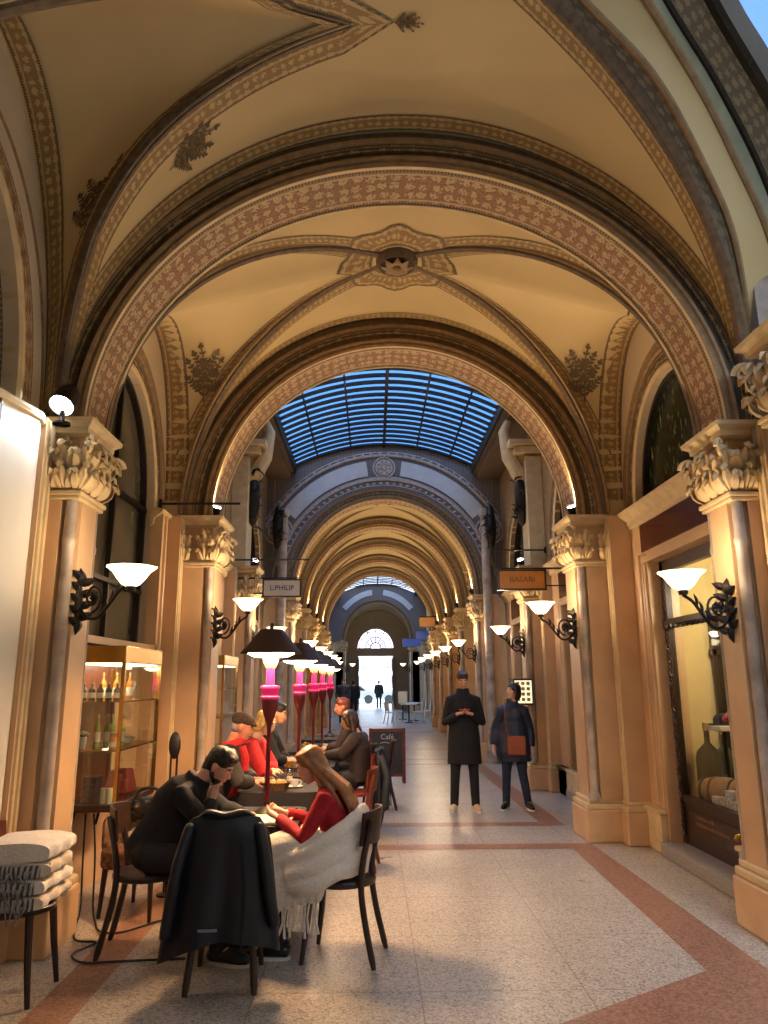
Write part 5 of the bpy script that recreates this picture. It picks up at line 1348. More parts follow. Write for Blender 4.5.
# ============================================================ COAT ON THE FRONT CHAIR
MT['coat_navy'] = plain('navy coat cloth', rgb(13, 16, 26), .5, var=.3, scale=9); MT['lining'] = plain('pale lining', rgb(120, 130, 150), .5)
def draped(loc, rz, label, w0=.44, w1=.66, z1=.24, top=.9, mat='coat_navy', sleeves=True, name='draped_coat', xb=-.245):
    a = thing(name, label, 'coat', loc, rz)
    m = MB(); rows = []; n = 56
    for j in range(12):
        t = j / 11; z = top + .02 - (top - z1) * t; hw = (w0 + (w1 - w0) * t ** .7) / 2 * (1 if j else .86); dp = (.045 + .05 * t) if j else .02
        row = []
        for i in range(n):
            u = 2 * pi * i / n; rp = 1 + (.14 * sin(7 * u + .6 + t) + .08 * sin(13 * u + 2 * t)) * min(1, t * 1.6)
            x = xb - .005 + cos(u) * dp * rp * 1.15 - .015 * t; y = sin(u) * hw * (1 + .03 * sin(5 * u) * t)
            row.append((x, y, z + .035 * cos(u * 2) * t + (.018 * cos(y * 14) if j < 2 else 0) - (.05 * max(0, y / hw) * t)))
        rows.append(row)
    m.grid(rows, closed=True); m.add(rows[0][::-1]); m.build('coat_body', mat, a, sub=1)
    if sleeves:
        for q, zz in ((-1, .36), (1, .3)):
            m = MB(); m.tube(cat([(xb - .03, q * w0 * .42, top - .02), (xb - .07, q * w0 * .5, top - .15), (xb - .1, q * w0 * .56, .62), (xb - .08, q * w0 * .62, .45), (xb - .07, q * w0 * .66, zz)], 4), [.035] + [.05, .052, .05, .05] * 4, 12, squash=.7)
            m.build('sleeve', mat, a, sub=1)
    m = MB(); m.tube(cat([(xb + .03, -w0 * .32, top + .0), (xb - .035, -w0 * .2, top + .035), (xb - .045, 0, top + .02), (xb - .035, w0 * .2, top + .035), (xb + .03, w0 * .32, top + .0)], 5), .03, 8, squash=.6); m.build('collar', mat, a)
    m = MB(); m.tube(cat([(xb - .11, -.1, top - .1), (xb - .14, -.13, .55), (xb - .15, -.12, .28)], 5), .006, 5); m.build('front_seam', 'iron', a)
    m = MB(); m.box((xb - .135, .06, .36), (.01, .1, .012)); m.build('pocket_trim', 'lining', a)
    return a
draped((-1.1, 4.72, 0), pi / 2 + .05, 'navy coat draped over the back of the foreground chair')
draped((-.45, 8.7, 0), pi, 'dark coat hung over the back of the red chair', .42, .5, .3, .88, name='draped_coat')

# ============================================================ MENU BOARD, BAG, CHAIR STUFF
MT['slate'] = plain('slate board', rgb(44, 42, 46), .5, var=.15); MT['chalk'] = plain('chalk', rgb(190, 186, 178), .9)
a = thing('menu_board', 'dark chalkboard menu stand in a red brown frame in the middle distance', 'menu board', (-.02, 12.9, 0), .05)
m = MB(); m.box((0, 0, .49), (.52, .03, .7)); m.build('board_panel', 'slate', a, smooth=False)
m = MB()
for x in (-.28, .28): m.box((x, 0, .44), (.05, .045, .88))
for zz in (.13, .85): m.box((0, 0, zz), (.6, .045, .05))
m.build('board_frame', 'wood_red', a, smooth=False, bevel=.005)
for q in (-.28, .28): m = MB(); m.tube([(q, .02, .8), (q, .25, 0)], .016, 6); m.build('rear_leg', 'wood_red', a)
lettering('Café', .12, 'chalk', a, (0, -.02, .74), (pi / 2, 0, 0), .002)
m = MB(); m.tube(cat([(-.12, -.02, .64), (-.04, -.02, .655), (.04, -.02, .64), (.12, -.02, .65)], 5), .005, 5); m.build('chalk_line', 'chalk', a)
# black bag with pale straps on the third row chair, behind the blonde hair
a = thing('handbag', 'black bag with upright handles on the seat back in front of the menu board', 'bag', (-.2, 10.2, .62))
m = MB(); m.ball((0, 0, .12), (.16, .1, .12), 14); m.build('bag_body', 'black', a)
for q in (-.05, .05): m = MB(); m.tube([(-.07, q, .2), (-.05, q, .33), (.05, q, .33), (.07, q, .2)], .01, 6); m.build('bag_handle', 'black', a)
make_chair('cafe chair holding the black handbag near the menu board', (-.2, 10.45, 0), pi)
a = bpy.data.objects.get('handbag'); a.location = (-.2, 10.45, .458)
# oval black paddle on twin stems
a = thing('oval_stand', 'black oval plate on a thin twin stem standing behind the young man', 'stand', (-1.9, 6.42, 0))
m = MB(); m.ball((0, 0, 1.14), (.05, .03, .11), 14); m.build('oval_plate', 'black', a)
m = MB()
for q in (-.025, .025): m.tube([(q, 0, .02), (q, 0, 1.06)], .009, 6)
m.build('stem', 'iron', a); m = MB(); m.lathe([(.001, 0), (.08, 0), (.08, .015), (.001, .03)], (0, 0, 0), 18); m.build('base', 'iron', a)
# patterned armchair with cream cushion and black bag
MT['pattern'] = ornament('floral upholstery', rgb(92, 62, 44), rgb(206, 178, 140), rgb(60, 40, 30), 16, rows=5)
a = thing('armchair', 'low armchair with brown patterned seat beneath the display cabinet, behind the young man', 'armchair', (-1.97, 5.98, 0), -.3)
m = MB(); m.box((0, 0, .4), (.46, .46, .16)); m.build('seat', plain('brown patterned fabric', rgb(120, 84, 58), .9, var=.5, scale=30), a, bevel=.04)
m = MB(); m.box((-.2, 0, .56), (.08, .44, .24)); m.build('backrest', plain('floral fabric', rgb(140, 104, 74), .9, var=.5, scale=26), a, bevel=.04)
for x in (-.19, .19):
    for y in (-.19, .19): m = MB(); m.tube([(x, y, .33), (x * 1.1, y * 1.1, 0)], [.022, .014], 8); m.build('leg', 'wood_dark', a)
a = thing('cushion', 'cream cushion on the patterned armchair', 'cushion', (-1.95, 6.0, .48)); m = MB(); m.ball((0, 0, .06), (.16, .15, .06), 16); m.build('cushion_pad', 'wool_cream', a)
a = thing('shoulder_bag', 'shiny black bag lying on top of the cushion left of the young man', 'bag', (-1.97, 6.02, .6)); m = MB(); m.ball((0, 0, .1), (.17, .13, .1), 16); m.build('bag_body', plain('black leather', rgb(20, 16, 16), .25), a)
m = MB(); m.tube(cat([(-.12, 0, .16), (-.06, 0, .25), (.06, 0, .25), (.13, 0, .15)], 5), .012, 6); m.build('bag_handle', 'black', a)

# ============================================================ RIGHT SHOP WINDOW DISPLAY
MT['bigb'] = plain('green glass bottle', rgb(64, 70, 36), .12, var=.15); MT['wood_lt'] = plain('pale barrel wood', rgb(150, 112, 70), .6, var=.2, scale=14)
s = MB(); s.bx(2.85, 3.55, 6.3, 7.85, .1, .5); ps = s.build('display_platform', 'wood_lt', smooth=False, bevel=.01); tag(ps, 'low wooden platform inside the right shop window', 'platform')
bottle((2.98, 7.42, .5), 'huge green bottle in the right shop window, on the left', .12, .74, 'bigb', 'giant bottles in the shop window', False, .22)
bottle((3.25, 7.66, .5), 'huge green bottle in the right shop window, partly behind the cask', .11, .68, 'bigb', 'giant bottles in the shop window', False, .22)
a = thing('wooden_cask', 'brown cask lying in the right shop window', 'cask', (2.98, 7.12, .64), .5)
m = MB(); m.tube([(0, -.24, 0), (0, -.12, 0), (0, 0, 0), (0, .12, 0), (0, .24, 0)], [.1, .125, .135, .125, .1], 18); m.build('cask_body', 'wood_lt', a)
for q in (-.2, -.1, .1, .2): m = MB(); m.tube([(0, q - .01, 0), (0, q + .01, 0)], .118 + .012 * (abs(q) < .15), 18); m.build('hoop', 'iron', a)
for k, (x, y, hh, lb) in enumerate(((2.86, 7.02, .12, 'small white printed carton at the window sill, left of three'), (2.88, 6.78, .2, 'white printed carton at the window sill, middle of three'), (2.88, 6.64, .13, 'small white printed carton at the window sill, right of three'))):
    m = MB(); m.box((0, 0, hh / 2), (.08, .12, hh), taper=.96); o = m.build('carton', plain('printed carton %d' % k, rgb(214, 206, 196), .7, var=.35, scale=50), smooth=False, bevel=.004, loc=(x, y, .5)); o.rotation_euler = (0, 0, .2 * k); tag(o, lb, 'carton', 'cartons in the shop window')
a = thing('display_stand', 'small white stand in the right shop window holding a black hat', 'display stand', (3.1, 7.3, .5))
m = MB(); m.tube([(0, 0, 0), (0, 0, .68)], .02, 8); m.build('stem', 'iron', a); m = MB(); m.box((0, 0, .7), (.24, .34, .05)); m.build('stand_top', 'label_w', a, bevel=.01)
a = thing('bowler_hat', 'black round hat on the stand in the right shop window', 'hat', (3.1, 7.3, 1.225)); m = MB(); m.lathe([(.001, .005), (.13, .0), (.14, .01), (.09, .015), (.088, .06), (.06, .1), (.001, .112)], (0, 0, 0), 20); m.build('hat_body', 'black', a)
a = thing('flower_bunch', 'pink red flowers behind the glass of the right shop window', 'flowers', (2.96, 6.84, .5)); m = MB(); m.tube([(0, 0, 0), (0, 0, .76)], .012, 6); m.build('stem', plain('stem green', rgb(60, 90, 50), .6), a); m = MB()
for k in range(12): m.ball((.05 * cos(k * 2.4) * (k / 12) ** .5, .06 * sin(k * 2.4) * (k / 12) ** .5, .8 + .02 * (k % 3)), .03, 8)
m.build('blossom', plain('pink petals', rgb(214, 90, 100), .6), a)

# lit wall case behind the standing woman, posters, far furniture
a = thing('wall_display_case', 'small lit wall case on the right wall just behind the head of the standing woman', 'display case', (2.06, 11.72, 1.28))
m = MB(); m.bx(-.15, .15, -.05, .3, 0, .4); m.build('case_frame', 'wood_dark', a, smooth=False, bevel=.01)
m = MB(); m.bx(-.13, .13, -.062, -.05, .03, .37); m.build('lit_panel', emit('lit case panel', (.9, .95, .6, 1), .5), a, smooth=False)
for k in range(4):
    for j in range(3): m = MB(); m.bx(-.11 + .08 * j, -.06 + .08 * j, -.07, -.062, .06 + .08 * k, .11 + .08 * k); m.build('displayed_card', 'gold', a, smooth=False)
for k, (yy, lb) in enumerate(((29.0, 'blue poster panel on the far right wall, nearest one'), (30.4, 'blue poster panel on the far right wall, farther one'))):
    a = thing('poster_board', lb, 'poster', (2.58, yy, 1.0)); m = MB(); m.box((0, 0, .5), (.05, .7, 1.0)); m.box((-.2, -.35, .5), (.5, .05, 1.0)); m.build('board_frame', 'iron', a, smooth=False)
    m = MB(); m.box((-.2, -.378, .5), (.44, .01, .92)); m.build('poster_sheet', emit('backlit poster', (.12, .4, .9, 1), 1.0, rgb(60, 120, 200)), a, smooth=False)
MT['white_metal'] = plain('white painted metal', rgb(220, 222, 224), .4)
for k, (x, y, r, lb) in enumerate(((1.55, 30.6, pi, 'white bistro chair in the blue court, nearest right'), (1.95, 31.6, pi, 'white bistro chair in the blue court, farther right'), (.75, 31.3, 0, 'white bistro chair left of the far white table'))):
    make_chair(lb, (x, y, 0), r, 'white_metal', 'white_metal', 'white_metal', 'white bistro chairs', full=True)
def bistro(loc, lb):
    a = thing('bistro_table', lb, 'table', loc, 0, 'white bistro tables'); m = MB(); m.lathe([(.001, .71), (.34, .71), (.35, .73), (.34, .75), (.001, .75)], (0, 0, 0), 24); m.build('tabletop', 'white_metal', a)
    m = MB(); m.lathe([(.22, 0), (.2, .02), (.03, .05), (.03, .7)], (0, 0, 0), 12); m.build('pedestal', 'iron', a)
bistro((1.2, 31.0, 0), 'round white bistro table in the blue court, nearer'); bistro((1.5, 32.6, 0), 'round white bistro table in the blue court, farther')
make_chair('single white chair standing alone in the doorway light', (.45, 30.2, 0), .4, 'white_metal', 'white_metal', 'white_metal', 'white bistro chairs', full=True)
a = thing('floor_box', 'small cream lit notice box on a dark stand beside the far white tables', 'notice box', (1.05, 33.5, 0)); m = MB(); m.box((0, 0, .95), (.4, .12, .5)); m.build('box_panel', 'paper', a, smooth=False); m = MB(); m.box((0, 0, .35), (.06, .06, .7)); m.box((0, 0, .01), (.36, .3, .02)); m.build('stand', 'iron', a, smooth=False)
# ============================================================ PEOPLE
def fuse(mb, name, mat, parent, voxel=.01, smooth=4, loc=None):
    """join overlapping closed shapes into one continuous skin"""
    me = bpy.data.meshes.new(name); me.from_pydata([tuple(v) for v in mb.v], [], mb.f)
    bm = bmesh.new(); bm.from_mesh(me); bmesh.ops.remove_doubles(bm, verts=bm.verts, dist=.0015); bmesh.ops.holes_fill(bm, edges=bm.edges, sides=0); bmesh.ops.recalc_face_normals(bm, faces=bm.faces); bm.to_mesh(me); bm.free()
    o = bpy.data.objects.new(name, me); COL.objects.link(o)
    r = o.modifiers.new('r', 'REMESH'); r.mode = 'VOXEL'; r.voxel_size = voxel; r.use_smooth_shade = True
    if smooth: q = o.modifiers.new('s', 'SMOOTH'); q.iterations = smooth; q.factor = .5
    bpy.context.view_layer.update()
    m2 = bpy.data.meshes.new_from_object(o.evaluated_get(bpy.context.evaluated_depsgraph_get()))
    o.modifiers.clear(); o.data = m2; m2.materials.clear(); m2.materials.append(MT[mat] if isinstance(mat, str) else mat)
    for p in m2.polygons: p.use_smooth = True
    if parent is not None: o.parent = parent
    if loc is not None: o.location = loc
    return o
V3 = Vector
def headM(c, yaw=0, pitch=0, roll=0, s=1.0):
    return Matrix.Translation(V3(c)) @ Matrix.Rotation(yaw, 4, 'Z') @ Matrix.Rotation(pitch, 4, 'Y') @ Matrix.Rotation(roll, 4, 'X') @ Matrix.Scale(s, 4)
def hball(m, M, c, r, n=14):   # ellipsoid in head space
    b = len(m.v); m.ball(c, r, n)
    for i in range(b, len(m.v)): m.v[i] = tuple(M @ V3(m.v[i]))
def htube(m, M, pts, rad, n=8, squash=None):
    b = len(m.v); m.tube(pts, rad, n, squash=squash)
    for i in range(b, len(m.v)): m.v[i] = tuple(M @ V3(m.v[i]))
def head_shapes(m, M, female=False):
    j = .93 if female else 1.0
    hball(m, M, (-.012, 0, .03), (.093, .073, .083)); hball(m, M, (.02, 0, -.015), (.068, .062 * j, .078)); hball(m, M, (.036, 0, -.062), (.042, .044 * j, .038)); hball(m, M, (.058, 0, -.082), (.02, .02 * j, .016), 10)
    hball(m, M, (.066, 0, .038), (.022, .05, .016), 10)           # brow
    htube(m, M, [(.078, 0, .028), (.088, 0, .004), (.1, 0, -.018), (.088, 0, -.026)], [.008, .01, .013, .009], 8)   # nose
    for q in (-1, 1):
        hball(m, M, (.096 - .008, q * .01, -.022), (.01, .009, .008), 8)
        hball(m, M, (.052, q * .036, -.012), (.028, .02, .022), 10)     # cheek
        hball(m, M, (-.008, q * .074, -.002), (.02, .01, .032), 10)     # ear
    hball(m, M, (.08, 0, -.044), (.014, .026, .006), 10); hball(m, M, (.079, 0, -.055), (.013, .022, .007), 10)   # lips
def face_details(M, a, brow='hair_black', lips=True):
    for q in (-1, 1):
        m = MB(); hball(m, M, (.078, q * .031, .014), (.0095, .014, .0065), 10); m.build('eye', 'eye_white', a)
        m = MB(); hball(m, M, (.0865, q * .031, .013), (.0035, .0055, .0055), 8); m.build('iris', 'hair_black', a)
        m = MB(); htube(m, M, [(.081, q * .012, .034), (.085, q * .03, .041), (.074, q * .05, .035)], [.004, .0055, .003], 6); m.build('eyebrow', brow, a)
    if lips: m = MB(); htube(m, M, [(.079, -.022, -.049), (.0935, 0, -.048), (.079, .022, -.049)], [.002, .0055, .002], 6); m.build('lips', 'lip', a)
def hand_shapes(m, wrist, d, palm_n, curl=.5, s=1.0, thumb_side=1):
    """palm, four unequal bent fingers and a thumb from its side; d = direction of hand, palm_n = palm normal (curl side)"""
    w = V3(wrist); d = V3(d).normalized(); n = V3(palm_n); n = (n - d * n.dot(d)).normalized(); sd = d.cross(n).normalized() * thumb_side
    m.tube([w - d * .02, w + d * .01, w + d * .045, w + d * .08, w + d * .09], [.024 * s, .026 * s, .033 * s, .032 * s, .022 * s], 10, squash=.72)
    for k, (ofs, L, r) in enumerate(((.03, .068, .0088), (.011, .078, .0092), (-.009, .072, .0088), (-.027, .056, .0078))):
        b = w + d * .075 + sd * ofs * s; P = [b]; ang = 0; dirn = d
        for seg, f in enumerate((.42, .33, .25)):
            ang += curl * (.5, .75, .6)[seg]; dirn = d * cos(ang) + n * sin(ang)
            P.append(P[-1] + dirn * L * f * s)
        m.tube(P, [r * s * 1.1, r * s, r * s * .92, r * s * .75], 8)
    b = w + d * .025 + sd * .024 * s
    P = [b, b + (d * .5 + sd * .75 + n * .3).normalized() * .034 * s]; P.append(P[-1] + (d * .8 + sd * .25 + n * .5 * (.4 + curl)).normalized() * .03 * s); P.append(P[-1] + (d * .85 + n * .5 * (.4 + curl)).normalized() * .022 * s)
    m.tube(P, [.013 * s, .0115 * s, .01 * s, .008 * s], 8)
MT['skin'] = plain('skin', rgb(214, 158, 126), .5, var=.05, scale=12); MT['skin2'] = plain('light skin', rgb(226, 176, 146), .5, var=.05, scale=12)
MT['skin_pink'] = plain('ruddy skin', rgb(212, 140, 112), .5, var=.06); MT['lip'] = plain('lips', rgb(170, 84, 74), .5)
MT['eye_white'] = plain('eye white', rgb(226, 220, 212), .3); MT['hair_black'] = plain('black brown hair', rgb(32, 24, 20), .45, var=.4, scale=60, bump=.6)
MT['hair_brown'] = plain('brown hair', rgb(60, 38, 26), .45, var=.4, scale=60, bump=.6); MT['hair_honey'] = plain('honey blond hair', rgb(150, 98, 54), .4, var=.3, scale=24, bump=.15)
MT['hair_blond'] = plain('blond hair', rgb(226, 184, 112), .45, var=.25, scale=50, bump=.5); MT['hair_auburn'] = plain('auburn hair', rgb(118, 54, 34), .5, var=.3, scale=50)
MT['knit_black'] = plain('black knit', rgb(20, 19, 22), .85, var=.35, scale=30, bump=.3); MT['knit_red'] = plain('crimson knit', rgb(176, 22, 34), .8, var=.15, scale=40, bump=.3)
MT['trouser'] = plain('black trousers', rgb(20, 18, 20), .8, var=.3); MT['jeans'] = plain('dark blue jeans', rgb(34, 44, 66), .85, var=.25, scale=30)
MT['coat_black'] = plain('black wool coat', rgb(18, 17, 20), .85, var=.35, scale=8, bump=.2); MT['coat_blue'] = plain('navy padded coat', rgb(26, 36, 58), .5, var=.3, scale=9, bump=.3)
MT['shoe_tan'] = plain('sand shoes', rgb(214, 186, 146), .6); MT['shoe_black'] = plain('black shoes', rgb(24, 22, 24), .4); MT['sole'] = plain('white sole', rgb(226, 222, 216), .6)
MT['bag_tan'] = plain('cognac leather', rgb(150, 74, 42), .4, var=.15); MT['jacket_grey'] = plain('dark grey jacket', rgb(52, 46, 44), .8, var=.25, scale=12); MT['scarf_red'] = plain('red scarf', rgb(206, 40, 44), .85, var=.15, scale=20)
MT['coat_brown'] = plain('dark brown coat', rgb(50, 36, 34), .8, var=.3, scale=10); MT['cap_tweed'] = plain('brown tweed cap', rgb(74, 56, 44), .9, var=.35, scale=50)

def shoe(a, ankle, yaw, mat='shoe_black', L=.27, sole='sole'):
    x, y = ankle[0], ankle[1]; R = Matrix.Translation(V3((x, y, 0))) @ Matrix.Rotation(yaw, 4, 'Z')
    m = MB(); htube(m, R, [(-.07, 0, .045), (-.05, 0, .05), (.02, 0, .055), (.09, 0, .045), (.15, 0, .035), (.19, 0, .03)], [.03, .04, .044, .042, .036, .018], 12, squash=1.0)
    htube(m, R, [(-.02, 0, .04), (-.025, 0, .1)], [.042, .045], 12)
    for i in range(len(m.v)): v = m.v[i]; m.v[i] = (v[0], v[1], max(v[2], .014))
    s = m.build('shoe', mat, a)
    m = MB(); R2 = []
    for z, k in ((.001, 1), (.02, 1.02)):
        R2.append([tuple(R @ V3((.06 + .137 * cos(t) * k, .046 * sin(t) * k * (1 + .12 * cos(t)), z))) for t in [2 * pi * i / 20 for i in range(20)]])
    m.grid(R2, closed=True); m.add(R2[0][::-1]); m.add(R2[1]); m.build('shoe_sole', sole, s)

def person(name, label, loc, rz, P, group=None, vox=.009):
    """P: joints in local space facing +x. head, neck, chest, pelvis, sh/el/wr (2 each), hip/kn/an (2 each)"""
    a = thing(name, label, 'person', loc, rz, group); fem = P.get('fem', False); k = P.get('k', 1.0)
    M = headM(P['head'], P.get('hyaw', 0), P.get('hpitch', 0), P.get('hroll', 0), P.get('hs', 1.0))
    m = MB(); head_shapes(m, M, fem); nb = V3(P['neck']); hc = M @ V3((-.03, 0, -.06))
    m.tube([nb, nb.lerp(hc, .5), hc], [.058 * k, .05 * k, .052 * k], 12)
    ch, pv = V3(P['chest']), V3(P['pelvis'])
    up = (nb - pv).normalized()
    m.tube([pv - up * .06, pv, pv.lerp(ch, .5), ch, nb.lerp(ch, .35), nb + up * .01], [.08 * k, .105 * k, .095 * k, .105 * k, .085 * k, .05 * k], 16, squash=1.45)
    for i in (0, 1):
        sh, el, wr = V3(P['sh'][i]), V3(P['el'][i]), V3(P['wr'][i])
        m.tube([nb.lerp(sh, .4) - V3((0, 0, .03)), sh, sh.lerp(el, .5), el, el.lerp(wr, .4), wr], [.05, .052 * k, .043 * k, .036 * k, .036 * k, .024 * k], 12)
        h = P['hand'][i]; hand_shapes(m, wr, h[0], h[1], h[2], .95 * (.92 if fem else 1), h[3])
        hp, kn, an = V3(P['hip'][i]), V3(P['kn'][i]), V3(P['an'][i])
        m.tube([hp, hp.lerp(kn, .5), kn, kn.lerp(an, .35), an], [.085 * k, .072 * k, .052 * k, .052 * k, .036 * k], 12)
        ft = P.get('fyaw', (0, 0))[i]; m.tube([an, V3((an.x + .04 * cos(ft), an.y + .04 * sin(ft), .06)), V3((an.x + .13 * cos(ft), an.y + .13 * sin(ft), .04))], [.036, .036, .024], 10)
    fuse(m, 'body', P.get('skin', 'skin'), a, vox, 3)
    face_details(M, a, P.get('brow', 'hair_black'))
    # top
    m = MB(); t = P.get('topfat', .018)
    m.tube([pv - up * P.get('toplen', .04), pv, pv.lerp(ch, .5), ch, nb.lerp(ch, .35), nb - up * .0, nb + up * P.get('collar', .02)], [(.115 + t) * k, (.11 + t) * k, (.098 + t) * k, (.108 + t) * k, (.088 + t) * k, (.056 + t * .6) * k, .062 * k], 18, squash=P.get('wide', 1.42))
    for i in (0, 1):
        sh, el, wr = V3(P['sh'][i]), V3(P['el'][i]), V3(P['wr'][i]); sb = P.get('sleeve', t)
        m.tube([nb.lerp(sh, .35) - V3((0, 0, .03)), sh, sh.lerp(el, .5), el, el.lerp(wr, .5), el.lerp(wr, .95)], [.05 + sb, .056 * k + sb, .046 * k + sb, .041 * k + sb, .038 * k + sb, .03 * k + sb * .7], 12)
    m.ball(tuple(pv + V3((-.0, 0, .0))), (.135 * k, .185 * k, .11 * k), 14)
    for ex in P.get('top_extra', []): m.tube(ex[0], ex[1], 18, squash=ex[2])
    fuse(m, P.get('topname', 'jumper'), P['top'], a, max(vox, .01), 3)
    # trousers
    m = MB(); m.tube([pv + up * .06, pv - up * .03, pv - up * .08], [.112 * k, .122 * k, .1 * k], 16, squash=1.42)
    for i in (0, 1):
        hp, kn, an = V3(P['hip'][i]), V3(P['kn'][i]), V3(P['an'][i]); e2 = V3((an.x, an.y, .065))
        m.tube([hp.lerp(pv, .3), hp, hp.lerp(kn, .5), kn, kn.lerp(an, .4), e2], [.09 * k, .1 * k, .088 * k, .068 * k, .064 * k, .056 * k], 12)
    fuse(m, 'trousers', P.get('trousers', 'trouser'), a, max(vox, .011), 3)
    for i in (0, 1): shoe(a, P['an'][i], P.get('fyaw', (0, 0))[i], P.get('shoes', 'shoe_black'), sole=P.get('sole', 'sole'))
    return a, M
def hair_obj(a, M, kind, mat, extra=None, vox=.008, name='hair', sm=2):
    m = MB()
    if kind in ('short', 'quiff'):
        hball(m, M, (-.018, 0, .052), (.098, .081, .082)); hball(m, M, (.035, 0, .1), (.045, .052, .024)); hball(m, M, (-.05, 0, .01), (.062, .079, .07)); hball(m, M, (-.07, 0, -.03), (.035, .055, .045))
        if kind == 'quiff':
            for k in range(9): hball(m, M, (.02 + .03 * cos(k * 1.9), .05 * sin(k * 2.3), .102 + .012 * sin(k * 1.7)), (.04, .028, .026), 10)
            hball(m, M, (.055, 0, .09), (.032, .05, .026), 12)
    if kind == 'long':
        hball(m, M, (-.022, 0, .042), (.098, .084, .084)); hball(m, M, (-.045, 0, -.01), (.07, .084, .09)); hball(m, M, (.012, 0, .09), (.06, .058, .03))
    if kind == 'bob':
        hball(m, M, (-.02, 0, .042), (.1, .087, .085)); hball(m, M, (-.05, 0, -.02), (.07, .086, .1))
        for q in (-1, 1): htube(m, M, [(.02, q * .072, .05), (.01, q * .082, -.0), (-.005, q * .08, -.07)], [.022, .026, .018], 8)
    if extra:
        for pts, rad in extra: m.tube(pts, rad, 10)
    return fuse(m, name, mat, a, vox, sm)

# -- young man in black at the near table
PM = dict(head=(.40, -.02, 1.10), hyaw=-.15, hpitch=.62, neck=(.25, -.01, 1.0), chest=(.14, 0, .86), pelvis=(-.02, 0, .57),
    sh=((.19, -.19, .95), (.2, .18, .95)), el=((.36, -.2, .785), (.4, .22, .8)), wr=((.375, -.08, .9), (.56, .06, .79)),
    hand=(((.12, .28, .9), (.7, .6, -.2), 1.0, 1), ((.8, -.5, .0), (0, -.3, -1), .5, 1)),
    hip=((.0, -.1, .56), (.0, .1, .56)), kn=((.42, -.16, .55), (.43, .1, .55)), an=((.5, -.27, .1), (.34, .12, .1)), fyaw=(-.3, 0), top='knit_black', collar=.05, topname='black_jumper')
a, M = person('person', 'young man in black jumper leaning over the nearest table, chin in hand', (-1.68, 5.2, 0), 0, PM, vox=.0065)
hair_obj(a, M, 'quiff', 'hair_black', vox=.006)
m = MB(); hball(m, M, (.034, 0, -.066), (.046, .051, .042)); hball(m, M, (.0, .0, -.045), (.04, .063, .045)); hball(m, M, (.06, 0, -.08), (.025, .028, .022)); fuse(m, 'beard', 'hair_black', a, .006, 2)
m = MB(); m.box((-.0, 0, 0), (.0, 0, 0)) if False else None
# -- woman in red
PW = dict(fem=True, k=.92, head=(.21, .0, 1.11), hyaw=.05, hpitch=.5, neck=(.1, 0, .97), chest=(.06, 0, .85), pelvis=(-.02, 0, .57),
    sh=((.07, -.165, .93), (.07, .165, .93)), el=((.24, -.2, .74), (.2, .2, .7)), wr=((.4, -.09, .8), (.4, .08, .8)),
    hand=(((.8, .35, .35), (0, .6, .5), .6, -1), ((.8, -.35, .3), (0, -.5, .6), .6, 1)),
    hip=((.0, -.1, .56), (.0, .1, .56)), kn=((.4, -.11, .55), (.42, .1, .55)), an=((.44, -.1, .1), (.36, .14, .1)), top='knit_red', skin='skin2', brow='hair_brown', trousers='jeans', topfat=.012, topname='red_jumper')
a, M = person('person', 'woman in a red jumper with long honey hair and pale blanket at the nearest table', (-.46, 5.08, 0), radians(170), PW, vox=.0065)
LK = []
rnd = random.Random(5)
for k in range(16):
    q = (k / 15 * 2 - 1); st = M @ V3((-.05 + .02 * rnd.random(), q * .07, .0)); ln = rnd.uniform(.0, .07)
    LK.append(([M @ V3((-.01, q * .05, .085)), st, V3((-.03 + rnd.uniform(-.01, .02), q * .09, .98)), V3((-.075, q * .1 + rnd.uniform(-.02, .02), .88)), V3((-.1, q * .085 + rnd.uniform(-.02, .02), .80 - ln * .6)), V3((-.11, q * .06, .75 - ln))], [.02, .024, .022, .021, .016, .006]))
for q in (-1, 1):
    LK.append(([M @ V3((.02, q * .045, .095)), M @ V3((.0, q * .077, .03)), M @ V3((-.03, q * .08, -.06)), V3((.04, q * .1, .96)), V3((-.03, q * .1, .86))], [.02, .022, .024, .022, .01]))
hair_obj(a, M, 'long', 'hair_honey', LK, vox=.0065, sm=9)
# her blanket
def ring_sheet(m, rows_c, n=48, fold=.012):
    rows = []
    for j, (c, rx, ry, tilt) in enumerate(rows_c):
        rows.append([(c[0] + rx * cos(u) * (1 + fold * 6 * sin(9 * u + j)), c[1] + ry * sin(u) * (1 + fold * 6 * sin(7 * u + j * .7)), c[2] + tilt * cos(u)) for u in [2 * pi * i / n for i in range(n)]])
    m.grid(rows, closed=True); m.add(rows[0][::-1]); m.add(rows[-1])
bl = thing('lap_blanket', 'cream fringed blanket wrapped round the waist and lap of the woman in red', 'blanket', (-.46, 5.08, 0), radians(170))
m = MB()
ring_sheet(m, [((.03, .0, .48), .2, .25, 0), ((.0, .0, .58), .19, .245, -.02), ((-.01, .0, .68), .165, .225, -.06), ((-.02, 0, .76), .15, .2, -.09), ((-.02, 0, .79), .12, .18, -.1)])
m.tube(cat([(.0, .12, .58), (.18, .13, .63), (.36, .13, .62), (.46, .12, .56)], 4), [.12, .125, .125, .12, .12, .12, .12, .115, .11, .11, .1, .1, .09], 14)
m.tube(cat([(.0, -.1, .58), (.2, -.12, .62), (.4, -.11, .58)], 4), [.12] * 9, 14)
m.tube(cat([(-.12, .1, .8), (-.02, .2, .74), (.1, .24, .66), (.24, .23, .6), (.36, .2, .55)], 4), .05, 10)
m.tube(cat([(-.14, .06, .68), (-.02, .22, .62), (.12, .27, .55), (.28, .25, .5)], 4), .055, 10)
m.tube(cat([(-.14, .1, .58), (.0, .23, .52), (.15, .27, .45), (.3, .22, .44)], 4), .06, 10)
